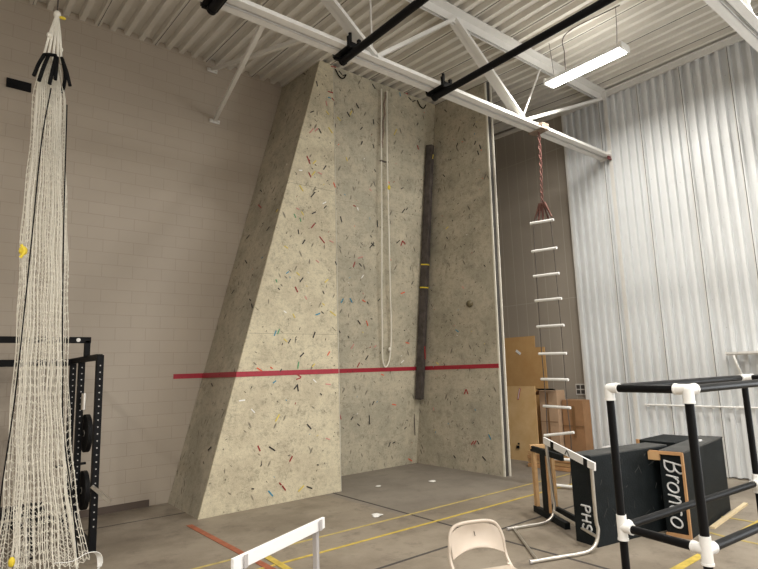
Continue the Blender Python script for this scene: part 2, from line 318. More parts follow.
# coloured tape marks: panel, start, end, colour
MARKS = [
('f',(4.62,7.08,6.425),(4.638,7.08,6.34),'k'),('f',(4.841,7.08,6.316),(4.941,7.08,6.319),'r'),('f',(4.839,7.08,6.212),(4.898,7.08,6.212),'b'),
('f',(4.915,7.08,6.226),(4.962,7.08,6.187),'r'),('f',(4.796,7.08,6.138),(4.818,7.08,6.057),'p'),('f',(4.494,7.08,5.85),(4.563,7.08,5.893),'k'),
('f',(4.794,7.08,5.963),(4.852,7.08,5.91),'y'),('f',(4.837,7.08,5.69),(4.913,7.08,5.606),'y'),('f',(4.647,7.08,5.623),(4.695,7.08,5.55),'k'),
('f',(4.472,7.08,5.498),(4.548,7.08,5.592),'p'),('f',(4.575,7.08,5.553),(4.633,7.08,5.619),'p'),('f',(4.912,7.08,6.788),(5.013,7.08,6.801),'r'),
('f',(4.418,7.08,5.107),(4.475,7.08,4.988),'r'),('f',(4.527,7.08,5.001),(4.587,7.08,5.068),'y'),('f',(4.445,7.08,4.843),(4.488,7.08,4.77),'r'),
('f',(4.503,7.08,4.804),(4.567,7.08,4.883),'y'),('f',(4.724,7.08,4.947),(4.776,7.08,5.025),'k'),('f',(4.619,7.08,4.879),(4.694,7.08,4.861),'p'),
('f',(4.276,7.08,4.839),(4.333,7.08,4.851),'w'),('f',(4.281,7.08,4.601),(4.344,7.08,4.516),'y'),('f',(4.482,7.08,4.449),(4.557,7.08,4.541),'k'),
('f',(4.912,7.08,4.767),(4.95,7.08,4.69),'o'),('f',(4.697,7.08,4.376),(4.766,7.08,4.42),'w'),('f',(4.718,7.08,4.301),(4.768,7.08,4.358),'k'),
('f',(4.219,7.08,4.23),(4.271,7.08,4.213),'p'),('f',(4.494,7.08,4.183),(4.568,7.08,4.224),'k'),('f',(4.304,7.08,4.192),(4.346,7.08,4.135),'y'),
('f',(4.176,7.08,4.132),(4.21,7.08,4.075),'g'),('f',(4.28,7.08,4.085),(4.297,7.08,4.025),'g'),('f',(4.477,7.08,3.953),(4.544,7.08,4.032),'r'),
('f',(4.627,7.08,3.839),(4.721,7.08,3.742),'r'),('f',(4.317,7.08,3.682),(4.367,7.08,3.756),'k'),('f',(4.246,7.08,3.898),(4.256,7.08,3.828),'k'),
('f',(4.812,7.08,3.797),(4.888,7.08,3.774),'p'),('f',(4.008,7.08,3.616),(4.068,7.08,3.587),'y'),('f',(4.556,7.08,3.457),(4.609,7.08,3.424),'p'),
('f',(4.913,7.08,3.473),(4.938,7.08,3.418),'k'),('f',(4.033,7.08,3.204),(4.08,7.08,3.238),'b'),('f',(4.209,7.08,3.238),(4.263,7.08,3.194),'y'),
('f',(4.264,7.08,3.093),(4.323,7.08,3.167),'k'),('f',(4.708,7.08,3.121),(4.776,7.08,3.176),'y'),('f',(3.864,7.08,3.106),(3.883,7.08,3.06),'g'),
('f',(3.896,7.08,2.982),(3.928,7.08,2.955),'k'),('f',(4.184,7.08,3.019),(4.227,7.08,2.938),'r'),('f',(4.668,7.08,2.987),(4.696,7.08,2.939),'k'),
('f',(4.657,7.08,2.794),(4.7,7.08,2.765),'y'),('f',(4.533,7.08,2.611),(4.612,7.08,2.638),'b'),('f',(4.636,7.08,2.667),(4.679,7.08,2.638),'k'),
('f',(4.799,7.08,2.678),(4.902,7.08,2.613),'y'),('f',(4.142,7.08,2.613),(4.175,7.08,2.555),'y'),('f',(3.988,7.08,2.651),(4.034,7.08,2.624),'w'),
('f',(3.833,7.08,2.287),(3.865,7.08,2.362),'b'),('f',(3.886,7.08,2.311),(3.918,7.08,2.386),'g'),('f',(3.987,7.08,2.248),(4.042,7.08,2.205),'y'),
('f',(4.06,7.08,2.182),(4.1,7.08,2.246),'k'),('f',(4.481,7.08,2.265),(4.521,7.08,2.356),'k'),('f',(4.253,7.08,1.986),(4.321,7.08,2.044),'k'),
('f',(4.734,7.08,2.002),(4.779,7.08,2.062),'o'),('f',(4.349,7.08,2.885),(4.383,7.08,2.839),'p'),('f',(3.564,7.08,1.843),(3.643,7.08,1.798),'o'),
('f',(3.77,7.08,1.85),(3.807,7.08,1.826),'o'),('f',(4.212,7.08,1.817),(4.233,7.08,1.917),'g'),('f',(4.458,7.08,1.838),(4.507,7.08,1.879),'y'),
('f',(3.924,7.08,1.784),(3.95,7.08,1.817),'k'),('f',(3.809,7.08,1.625),(3.86,7.08,1.659),'b'),('f',(4.185,7.08,1.663),(4.262,7.08,1.683),'r'),
('f',(4.194,7.08,1.74),(4.271,7.08,1.691),'r'),('f',(4.145,7.08,1.525),(4.212,7.08,1.591),'k'),('f',(4.206,7.08,1.577),(4.218,7.08,1.491),'k'),
('f',(4.473,7.08,1.655),(4.528,7.08,1.607),'w'),('f',(4.691,7.08,1.578),(4.784,7.08,1.565),'p'),('f',(4.594,7.08,1.446),(4.618,7.08,1.418),'k'),
('f',(3.847,7.08,1.099),(3.911,7.08,1.192),'y'),('f',(4.359,7.08,1.02),(4.425,7.08,0.946),'k'),('f',(3.302,7.08,1.412),(3.389,7.08,1.418),'w'),
('f',(3.48,7.08,1.293),(3.533,7.08,1.241),'w'),('f',(3.578,7.08,0.803),(3.614,7.08,0.726),'r'),('f',(3.749,7.08,0.768),(3.841,7.08,0.705),'k'),
('f',(4.065,7.08,0.532),(4.111,7.08,0.602),'r'),('f',(4.515,7.08,0.432),(4.546,7.08,0.426),'k'),('f',(4.679,7.08,0.789),(4.749,7.08,0.764),'p'),
('f',(3.488,7.08,0.257),(3.523,7.08,0.249),'k'),('f',(3.735,7.08,0.193),(3.804,7.08,0.112),'b'),('f',(3.948,7.08,0.227),(4.0,7.08,0.156),'r'),
('f',(4.202,7.08,0.111),(4.294,7.08,0.178),'y'),('f',(4.339,7.08,0.158),(4.431,7.08,0.116),'k'),('f',(3.902,7.08,0.274),(3.932,7.08,0.237),'r'),
('c',(5.473,7.151,6.322),(5.534,7.161,6.252),'k'),('c',(5.294,7.179,6.127),(5.358,7.189,6.057),'k'),('c',(5.36,7.184,6.092),(5.392,7.173,6.17),'y'),
('c',(5.103,7.199,5.988),(5.172,7.205,5.944),'y'),('c',(5.861,7.176,6.146),(5.881,7.189,6.058),'k'),('c',(5.597,7.212,5.896),(5.637,7.204,5.951),'k'),
('c',(5.627,7.249,5.64),(5.657,7.239,5.706),'k'),('c',(5.331,7.289,5.358),(5.361,7.298,5.296),'y'),('c',(5.285,7.434,4.346),(5.325,7.447,4.251),'k'),
('c',(5.615,7.551,3.526),(5.647,7.538,3.618),'r'),('c',(5.402,7.64,2.902),(5.447,7.629,2.979),'b'),('c',(6.359,7.198,5.992),(6.418,7.182,6.109),'y'),
('c',(6.901,7.154,6.3),(6.933,7.147,6.354),'k'),('c',(5.796,7.089,6.758),(5.869,7.099,6.69),'k'),('c',(6.436,7.084,6.79),(6.461,7.094,6.723),'b'),
('c',(6.547,7.079,6.824),(6.637,7.081,6.816),'r'),('c',(6.658,7.088,6.764),(6.732,7.094,6.725),'k'),('c',(6.761,7.096,6.71),(6.834,7.09,6.753),'k'),
('c',(5.077,7.088,6.764),(5.147,7.095,6.718),'k'),('c',(5.16,7.096,6.708),(5.232,7.09,6.747),'k'),('c',(6.938,7.207,5.93),(6.985,7.218,5.857),'r'),
('c',(5.949,7.301,5.277),(5.989,7.306,5.239),'k'),('c',(5.868,7.352,4.915),(5.915,7.356,4.888),'p'),('c',(6.256,7.321,5.133),(6.315,7.326,5.1),'o'),
('c',(5.538,7.401,4.578),(5.591,7.403,4.559),'r'),('c',(5.63,7.404,4.554),(5.651,7.411,4.502),'w'),('c',(6.592,7.335,5.039),(6.653,7.329,5.079),'k'),
('c',(6.652,7.396,4.612),(6.72,7.384,4.696),'k'),('c',(6.751,7.386,4.679),(6.788,7.379,4.729),'k'),('c',(5.886,7.238,5.713),(5.918,7.248,5.642),'k'),
('c',(6.082,7.427,4.393),(6.101,7.444,4.271),'k'),('c',(5.945,7.499,3.888),(6.037,7.486,3.983),'k'),('c',(5.974,7.486,3.981),(6.05,7.493,3.933),'k'),
('c',(5.949,7.467,4.11),(5.978,7.472,4.078),'k'),('c',(6.67,7.482,4.007),(6.702,7.468,4.103),'r'),('c',(6.705,7.469,4.099),(6.778,7.476,4.049),'r'),
('c',(6.562,7.477,4.044),(6.635,7.468,4.108),'k'),('c',(5.743,7.54,3.601),(5.791,7.547,3.55),'k'),('c',(5.806,7.576,3.349),(5.845,7.568,3.407),'w'),
('c',(6.989,7.58,3.322),(7.025,7.571,3.385),'k'),('c',(5.705,7.528,3.684),(5.811,7.523,3.722),'p'),('c',(6.731,7.607,3.136),(6.827,7.602,3.171),'o'),
('c',(5.58,7.627,2.991),(5.64,7.638,2.919),'b'),('c',(5.85,7.63,2.976),(5.923,7.634,2.945),'o'),('c',(5.963,7.633,2.951),(5.988,7.639,2.91),'k'),
('c',(6.202,7.63,2.974),(6.245,7.623,3.018),'k'),('c',(5.967,7.68,2.621),(6.009,7.693,2.531),'o'),('c',(5.778,7.68,2.622),(5.844,7.69,2.555),'k'),
('c',(6.058,7.675,2.658),(6.099,7.676,2.652),'k'),('c',(5.67,7.75,2.134),(5.724,7.738,2.216),'p'),('c',(5.999,7.777,1.943),(6.051,7.766,2.019),'k'),
('c',(5.826,7.795,1.817),(5.872,7.784,1.899),'r'),('c',(6.918,7.733,2.249),(7.009,7.736,2.231),'o'),('c',(6.856,7.702,2.472),(6.887,7.703,2.462),'k'),
('c',(6.831,7.786,1.878),(6.897,7.78,1.921),'w'),('c',(5.403,7.707,2.437),(5.423,7.712,2.397),'k'),('c',(5.586,7.719,2.352),(5.614,7.724,2.319),'k'),
('c',(6.167,7.747,2.158),(6.223,7.742,2.193),'p'),('c',(6.67,7.893,1.135),(6.768,7.896,1.114),'o'),('c',(7.137,8.04,0.106),(7.243,8.048,0.049),'o'),
('c',(5.516,7.907,1.037),(5.547,7.919,0.955),'r'),('c',(5.756,7.923,0.926),(5.799,7.914,0.983),'k'),('c',(6.206,7.89,1.152),(6.247,7.881,1.219),'k'),
('c',(6.152,7.916,0.974),(6.172,7.938,0.816),'k'),('c',(5.892,7.933,0.855),(5.956,7.939,0.809),'k'),('c',(6.642,8.002,0.373),(6.674,7.99,0.455),'k'),
('c',(6.731,7.994,0.429),(6.797,7.991,0.451),'k'),('c',(6.366,7.814,1.685),(6.437,7.817,1.661),'o'),('c',(7.004,7.96,0.662),(7.052,7.956,0.695),'k'),
('r',(7.36,6.598,5.788),(7.36,6.553,5.85),'k'),('r',(7.36,6.169,5.677),(7.36,6.127,5.738),'k'),('r',(7.36,6.109,5.544),(7.36,6.079,5.459),'k'),
('r',(7.36,6.964,5.358),(7.36,6.925,5.307),'k'),('r',(7.36,6.165,6.026),(7.36,6.124,6.068),'k'),('r',(7.36,6.84,6.614),(7.36,6.792,6.554),'k'),
('r',(7.36,6.97,4.307),(7.36,6.906,4.338),'y'),('r',(7.36,6.863,2.427),(7.36,6.794,2.379),'b'),('r',(7.36,6.966,4.153),(7.36,6.938,4.117),'k'),
('r',(7.36,6.12,3.484),(7.36,6.092,3.447),'k'),('r',(7.36,6.65,3.182),(7.36,6.605,3.14),'p'),('r',(7.36,6.74,1.293),(7.36,6.696,1.376),'r'),
('r',(7.36,6.687,1.376),(7.36,6.656,1.294),'r'),('r',(7.36,6.248,0.643),(7.36,6.204,0.563),'b'),('r',(7.36,6.644,0.445),(7.36,6.585,0.509),'r'),
('r',(7.36,6.584,0.456),(7.36,6.526,0.52),'r'),('r',(7.36,6.508,0.521),(7.36,6.468,0.465),'k'),('r',(7.36,6.414,0.272),(7.36,6.341,0.214),'k'),
('r',(7.36,7.073,0.226),(7.36,7.028,0.183),'k'),('r',(7.36,7.391,1.862),(7.36,7.331,1.824),'y'),('r',(7.36,6.053,5.637),(7.36,6.028,5.554),'k'),
('r',(7.36,7.528,1.042),(7.36,7.511,0.989),'p'),('s',(2.992,7.331,0.785),(3.005,7.257,0.83),'k'),('s',(4.037,7.958,4.476),(4.01,7.802,4.381),'r'),
('s',(4.119,8.049,4.766),(4.103,7.962,4.712),'k'),('s',(3.944,7.199,4.15),(3.954,7.155,4.184),'y'),('s',(3.87,7.356,3.887),(3.884,7.294,3.937),'k'),
('s',(3.875,8.042,3.906),(3.89,7.974,3.959),'k'),('s',(3.764,7.864,3.512),(3.745,7.754,3.444),'k'),('s',(3.618,8.018,2.997),(3.634,7.96,3.053),'k'),
('s',(3.571,7.316,2.829),(3.562,7.254,2.798),'k'),('s',(3.547,7.198,2.745),(3.528,7.129,2.68),'k'),('s',(3.236,7.837,1.646),(3.225,7.765,1.607),'k'),
('s',(4.759,7.841,7.027),(4.712,7.679,6.861),'k'),('s',(4.71,7.633,6.854),(4.681,7.497,6.753),'k'),('s',(4.69,7.492,6.784),(4.701,7.445,6.825),'k'),
('s',(4.738,7.879,6.955),(4.687,7.737,6.776),'k'),]

# ================================================================ SETTING
XL, XR, YF, YB, ZT = -6.0, 9.5, -6.0, 8.32, 6.97
struct(MB().box(((XL+XR)/2, (YF+YB)/2, -.1), (XR-XL+.4, YB-YF+.4, .2)).build('floor', 'concrete'))
struct(MB().box(((XL+XR)/2, YB+.1, ZT/2), (XR-XL+.4, .2, ZT)).build('wall_back', 'block'))
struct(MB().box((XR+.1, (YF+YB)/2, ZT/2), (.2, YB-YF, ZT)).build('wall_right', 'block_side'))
struct(MB().box((XL-.1, (YF+YB)/2, ZT/2), (.2, YB-YF, ZT)).build('wall_left', 'block_far'))
struct(MB().box(((XL+XR)/2, YF-.1, ZT/2), (XR-XL+.4, .2, ZT)).build('wall_front', 'block_far'))

# roof deck: trapezoid ribs running towards the back wall
d = MB(); p = .2046; prof = []
x = XL-.1
while x < XR+.1:
    prof += [(x, 6.975), (x+.110, 6.975), (x+.122, 6.895), (x+.1926, 6.895)]; x += p
DZ = lambda y: -.225 if y <= 4.8 else -.225*(YB-y)/3.52      # the deck rises from the first joist to the back wall
for i in range(len(prof)-1):
    (x0, z0), (x1, z1) = prof[i], prof[i+1]
    for ya, yb in ((YF-.1, 4.8), (4.8, YB+.1)):
        q = [(x0, ya, z0+DZ(ya)), (x1, ya, z1+DZ(ya)), (x1, yb, z1+DZ(yb)), (x0, yb, z0+DZ(yb))]
        d.bm.faces.new([d.bm.verts.new(v) for v in q])
bmesh.ops.remove_doubles(d.bm, verts=d.bm.verts, dist=1e-5)
g = bmesh.ops.extrude_face_region(d.bm, geom=list(d.bm.faces)); bmesh.ops.translate(d.bm, vec=(0, 0, .12), verts=[v for v in g['geom'] if isinstance(v, bmesh.types.BMVert)])
ceil = struct(d.build('ceiling', 'deck'))
sm = MB(); k = 0; x = XL-.1
while x < XR:
    if k % 4 == 1: sm.bar((x+.16, YF, 6.890-.225), (x+.16, 4.8, 6.890-.225), .004, .008); sm.bar((x+.16, 4.8, 6.890-.225), (x+.16, YB, 6.890), .004, .008)
    x += p; k += 1
struct(sm.build('deck_seam', 'joint_and_shade', ceil))
# ribbed white cladding in front of the right-hand block wall
cl = MB(); Y0, Y1, ZC = -6.0, 5.6, 6.59; pr = []
y = Y1; k = 0
while y > Y0:
    pr += [(y, 9.37), (y-.052, 9.37), (y-.060, 9.432), (y-.1352, 9.432)]
    y -= .1432; k += 1
pr.append((y, 9.37))
for i in range(len(pr)-1):
    (y0, x0), (y1, x1) = pr[i], pr[i+1]
    cl.bm.faces.new([cl.bm.verts.new(v) for v in ((x0, y0, 0.02), (x1, y1, 0.02), (x1, y1, ZC), (x0, y0, ZC))])
bmesh.ops.remove_doubles(cl.bm, verts=cl.bm.verts, dist=1e-5)
g = bmesh.ops.extrude_face_region(cl.bm, geom=list(cl.bm.faces)); bmesh.ops.translate(cl.bm, vec=(.012, 0, 0), verts=[v for v in g['geom'] if isinstance(v, bmesh.types.BMVert)])
clad = struct(cl.build('wall_right', 'cladding'))
t = MB(); y = Y1-.1432*5-.020
while y > Y0: t.box((9.366, y, ZC/2), (.008, .010, ZC-.02)); y -= .716
struct(t.build('panel_seam', 'clad_trim', clad))
t = MB(); y = Y1-.1432*5-.033
while y > Y0: t.box((9.368, y, ZC/2), (.004, .007, ZC-.02)); y -= .716
struct(t.build('seam_shadow', 'joint_and_shade', clad))  # dark strip laid on the flange to paint the shadow beside each seam
struct(MB().box((9.365, (Y0+4.72)/2, 6.61), (.05, 4.72-Y0, .09)).box((9.33, (Y0+4.72)/2, 6.655), (.10, 4.72-Y0, .014)).box((9.38, 5.16, 6.61), (.04, .88, .12)).build('trim_1', 'clad_trim'))
struct(MB().box((9.362, 4.72, 3.32), (.012, .06, 6.6)).build('trim_2', 'clad_trim'))
struct(MB().box((9.44, 5.62, 3.36), (.13, .03, 6.70)).build('trim_3', 'clad_trim'))
struct(MB().bar((9.46, 5.6, 6.66), (9.46, 8.3, 6.80), .05, .07).build('trim_4', 'deck'))
struct(MB().box((1.35, 8.305, .045), (2.4, .02, .09)).build('baseboard_back', 'rubber_base'))

# floor markings and joints
def line(name, a, b, w, m, label, cat='floor line', z=.002):
    a = Vector((*a, z)); b = Vector((*b, z))
    return tag(MB().bar(a, b, w, .003).build(name, m), label, cat)
line('floor_line', (-3, 5.375), (9.2, 5.33), .035, 'yel_worn', 'thin faded yellow line on the concrete floor, the one nearer the climbing wall')
line('floor_line', (-3, 4.955), (9.3, 4.87), .04, 'yel', 'thin yellow line on the concrete floor, the one nearer the folding chair')
line('floor_line', (4.2, 2.36), (9.3, 2.35), .075, 'yel', 'thick bright yellow line on the floor beneath the black pipe frame')
line('floor_line', (7.08, 2.40), (7.08, 3.3), .04, 'yel_worn', 'short thin yellow line past the loose wooden stick, near the white wall', z=.0035)
line('floor_line', (6.32, 2.40), (6.40, 2.66), .04, 'yel_worn', 'short thin yellow tick beside the wooden stick')
line('floor_line', (6.31, 2.31), (6.26, 1.7), .04, 'yel_worn', 'short thin yellow tick on the near side of the thick yellow line')
line('floor_line', (2.59, 6.9), (2.56, -1), .07, 'red_line', 'worn red line on the floor running from the corner of the climbing wall', z=.0035)
line('floor_line', (2.72, 5.25), (2.62, 3.6), .07, 'yel', 'thick yellow line crossing beside the red line, under the white hurdle bar', z=.005)
fl = bpy.data.objects['floor']
for n, a, b, w_ in (('floor_joint', (4.78, 7.05), (4.60, -2), .03), ('floor_joint', (-3, 4.16), (9.3, 4.16), .03), ('floor_joint', (0, 7.68), (2.9, 7.55), .02)):
    struct(MB().bar((*a, .001), (*b, .001), w_, .003).build(n, 'joint', fl))

# ================================================================ CLIMBING WALL
cw = thing('climbing_wall', 'tall plywood climbing wall with a recessed bay, speckled with coloured tape marks', 'climbing wall', (4.9, 7.1, 0))
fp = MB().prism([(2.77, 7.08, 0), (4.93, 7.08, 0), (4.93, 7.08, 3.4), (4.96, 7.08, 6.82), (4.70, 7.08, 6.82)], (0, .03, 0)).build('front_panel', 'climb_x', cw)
sp_ = MB().prism([(2.772, 7.085, 0), (4.701, 7.085, 6.82), (4.696, 8.31, 6.88), (2.81, 8.31, 0)], (.03, 0, 0)).build('side_panel', 'climb_y_shaded', cw)
rt = MB().prism([(4.90, 7.11, 0), (4.90, 8.05, 0), (4.90, 7.12, 6.5)], (.03, 0, 0)).build('return_panel', 'climb_y_shaded', cw)
rp = MB().prism([(4.93, 8.055, 0), (7.36, 8.055, 0), (7.36, 7.083, 6.82), (4.93, 7.083, 6.82)], (0, .04, .005)).build('recess_panel', 'climb_rec_shaded', cw)
gp = MB().prism([(7.36, 5.99, 0), (7.36, 8.30, 0), (7.36, 8.30, 6.87), (7.36, 5.86, 6.76)], (.022, 0, 0)).build('right_panel', 'climb_y_shaded', cw)
op = MB().prism([(7.46, 5.96, 0), (7.46, 8.30, 0), (7.46, 8.30, 6.87), (7.46, 5.83, 6.76)], (.022, 0, 0)).build('outer_panel', 'climb_y_shaded', cw)
MB().bar((7.370, 5.978, 0), (7.370, 5.848, 6.76), .022, .03, (0, 1, 0)).build('panel_edge_strip', 'climb_edge', cw)
MB().bar((7.471, 5.95, 0), (7.471, 5.82, 6.76), .026, .03, (0, 1, 0)).build('panel_edge_strip', 'climb_edge', cw)
MB().bar((7.421, 6.005, 0), (7.421, 5.875, 6.76), .076, .08, (0, 1, 0)).build('gap_shade', 'joint_and_shade', cw)  # dark bar added to paint the shade in the gap between panels
e = MB().bar((4.933, 7.076, 0), (4.957, 7.076, 6.80), .006, .008, (0, 1, 0)).build('corner_strip', 'climb_edge', cw)
# thin panel joints
def recY(z): return 8.055-.975*z/6.84
j = MB()
for z in (2.27, 4.62):
    j.box((6.145, recY(z)+.001, z), (2.41, .004, .004))
j.build('joint', 'joint_soft', rp)
j = MB()
for z, x0 in ((2.32, 3.45), (4.62, 4.09)):
    j.box(((x0+4.92)/2, 7.08, z), (4.92-x0, .003, .004))
j.build('joint', 'joint_soft', fp)
# tape marks
PN = dict(f=(fp, Vector((0, -1, 0))), c=(rp, Vector((0, -6.84, -.975)).normalized()), r=(gp, Vector((-1, 0, 0))),
          s=(sp_, Vector((-6.84, 0, 1.934)).normalized()))
def strip(mb, a, b, wd, n, th=.004):
    a = Vector(a)+n*.004; b = Vector(b)+n*.004; d = (b-a).normalized(); s = n.cross(d)*wd/2
    mb.prism([a-s, b-s, b+s, a+s], n*th)
marks = sorted(MARKS, key=lambda q: -(Vector(q[1])-Vector(q[2])).length)
for i, (pl, a, b, c) in enumerate(marks[:100]):
    o, n = PN[pl]; mb = MB(); strip(mb, a, b, .018, n)
    mb.build('tape_marker', 't_'+c, o)
rest = {}
for (pl, a, b, c) in marks[100:]:
    rest.setdefault((pl, c), []).append((a, b))
mats = ['t_'+c for c in 'kryb'] + ['t_g', 't_w', 't_o', 't_p']
mb = MB(); idx = []
for (pl, a, b, c) in marks[100:]:
    f0 = len(mb.bm.faces); strip(mb, a, b, .016, PN[pl][1]); mb.bm.faces.ensure_lookup_table()
    for f in list(mb.bm.faces)[f0:]: f.material_index = mats.index('t_'+c)
rr = random.Random(11)
for i in range(330):
    pl = rr.choice('ffcccrrrs'); z = rr.uniform(.3, 6.6); L = rr.uniform(.015, .04); an = rr.uniform(.3, 1.2)*rr.choice((-1, 1))
    if pl == 'f': x = rr.uniform(2.85+1.93*z/6.84, 4.88); a = (x, 7.08, z); b = (x+L*math.cos(an), 7.08, z+L*math.sin(an))
    elif pl == 'c':
        x = rr.uniform(5, 7.3); z2 = z+L*math.sin(an); a = (x, recY(z), z); b = (x+L*math.cos(an), recY(z2), z2)
    elif pl == 'r': y = rr.uniform(6.0, recY(z)-.1); a = (7.36, y, z); b = (7.36, y+L*math.cos(an), z+L*math.sin(an))
    else:
        x = 2.772+1.934*z/6.84; y = rr.uniform(7.15, 8.2); z2 = z+L*math.sin(an); a = (x, y, z); b = (2.772+1.934*z2/6.84, y+L*math.cos(an), z2)
    f0 = len(mb.bm.faces); strip(mb, a, b, rr.uniform(.004, .010), PN[pl][1]); mb.bm.faces.ensure_lookup_table()
    c = rr.choice('kkkkkkkkkkkkkkkkkkrpywob')
    for f in list(mb.bm.faces)[f0:]: f.material_index = mats.index('t_'+c)
bm_keep = mb.bm
me = bpy.data.meshes.new('tape_scraps'); bm_keep.to_mesh(me); bm_keep.free()
for mm in mats: me.materials.append(MT[mm])
o = bpy.data.objects.new('tape_scraps', me); COL.objects.link(o); o.parent = cw; o.matrix_parent_inverse = parent_matrix(cw).inverted(); o['kind'] = 'stuff'

# red tape line, at eye height round every face
rt_ = MB(); zl, zh = 1.728, 1.798
def band(a, b, n):
    (x0, y0), (x1, y1) = a, b; n = Vector(n)
    rt_.prism([(x0, y0, zl), (x1, y1, zl), (x1, y1, zh), (x0, y0, zh)], n)
band((2.85, 8.318), (3.30, 8.318), (0, -.004, 0))
xs = lambda z: 2.772+1.934*z/6.84
rt_.prism([(xs(zl)-.003, 7.075, zl), (xs(zl)+.018, 8.316, zl), (xs(zh)+.018, 8.316, zh), (xs(zh)-.003, 7.075, zh)], (-.005, 0, .001))
band((3.262, 7.078), (4.936, 7.078), (0, -.005, 0))
rt_.prism([(4.932, recY(zl)-.001, zl), (7.358, recY(zl)-.001, zl), (7.358, recY(zh)-.001, zh), (4.932, recY(zh)-.001, zh)], (0, -.005, 0))
band((7.359, 7.80), (7.359, 5.945), (-.005, 0, 0))
tag(rt_.build('tape_line', 'redtape'), 'long horizontal dark red tape line across the climbing wall', 'tape')

# single hold on the right panel
h = thing('climbing_hold', 'small brown round climbing hold bolted to the right panel of the climbing wall', 'climbing hold', (7.35, 6.474, 2.856))
MB().ball((7.325, 6.474, 2.85), .07, (.7, 1, .9)).build('hold_body', 'hold', h, True)
MB().cyl((7.305, 6.474, 2.87), (7.285, 6.474, 2.87), .018).build('bolt', 'chrome', h, True)

# belay rope loop
br_ = thing('climbing_rope', 'white climbing rope hanging as a long loop in the recessed bay', 'rope', (6.1, 7.1, 6.7))
def rec_pt(x, z, off=.08): return (x, recY(z)-off, z)
a = [rec_pt(5.975, 6.70, .05), rec_pt(6.03, 5.6, .08), rec_pt(6.11, 4.4, .1), rec_pt(6.22, 3.1, .08), rec_pt(6.30, 2.4, .06), rec_pt(6.35, 1.95, .05), rec_pt(6.43, 1.81, .05), rec_pt(6.51, 1.95, .05), rec_pt(6.51, 2.4, .06), rec_pt(6.42, 3.1, .08), rec_pt(6.27, 4.4, .1), rec_pt(6.16, 5.6, .08), rec_pt(6.10, 6.70, .05)]
MB().tube(bez(a, 8), .0125, 8).build('rope', 'rope_w', br_, True)
MB().ball(rec_pt(6.23, 4.98, .1), .03, (1, 1, 1.6)).build('carabiner', 'yellow_tag', br_, True)
MB().ball(rec_pt(6.49, 2.12, .06), .03, (1, 1, 1.3)).build('knot', 'rope_w', br_, True)
MB().tube([rec_pt(6.05+.02*math.sin(k*1.9), 6.66-.1*k, .07+.01*math.cos(k*2)) for k in range(11)], .018, 8).build('sling', 'rope_beige', br_, True)
MB().box(rec_pt(6.08, 5.42, .085), (.14, .03, .02)).build('spreader', 'rope_grey', br_)

# top anchors along the panel head
for (x, kind, lab) in ((5.10, 0, 'black webbing anchor sling drooping at the top of the climbing wall, nearest its left corner'), (6.97, 0, 'black webbing anchor sling drooping at the top of the climbing wall, nearest the recess corner')):
    z = 6.68; y = (7.07 if x < 4.93 else recY(z))-.03
    tag(MB().tube(bez([(x-.1, y, z+.08), (x-.03, y-.01, z-.03), (x+.05, y-.01, z-.04), (x+.12, y, z+.05)], 5), .011, 6).build('anchor_sling', 'black_rope', None, True), lab, 'sling')

# leaning timber in the corner
bm_ = thing('timber_beam', 'dark weathered square timber hanging upright in the corner of the climbing bay', 'beam', (7.27, 7.75, 1.2))
pts = Vector((7.27, recY(1.22)-.085, 1.22)), Vector((7.205, recY(5.96)-.085, 5.96))
MB().bar(pts[0], pts[1], .12, .12, (.3, -1, 0), .006).build('timber', 'wood_beam', bm_)
def on_beam(z, dx=0): 
    t_ = (z-1.22)/4.74; q = pts[0].lerp(pts[1], t_); return q
dirb = (pts[1]-pts[0]).normalized()
for z, m_ in ((3.70, 'yellow_tag'), (3.27, 'yellow_tag')):
    q = on_beam(z); MB().bar(q-dirb*.012, q+dirb*.012, .121, .121, (.3, -1, 0)).build('yellow_band', m_, bm_)
q = on_beam(5.72); strip_ = MB().bar(q+Vector((0, -.078, -.04)), q+Vector((0.02, -.078, .05)), .018, .006, (0, -1, 0)); strip_.build('tape_marker', 't_y', bm_)
q = on_beam(2.05); MB().bar(q+Vector((.02, -.078, -.12)), q+Vector((.02, -.078, .12)), .02, .006, (0, -1, 0)).build('red_tag', 't_r', bm_)
MB().bar(pts[0]-dirb*.03, pts[0]+dirb*.03, .122, .122, (.3, -1, 0)).build('end_band', 'wood_beam', bm_)
MB().box((7.24, 7.93, .9), (.012, .012, .75)).build('hanging_cord', 'rope_grey', bm_)

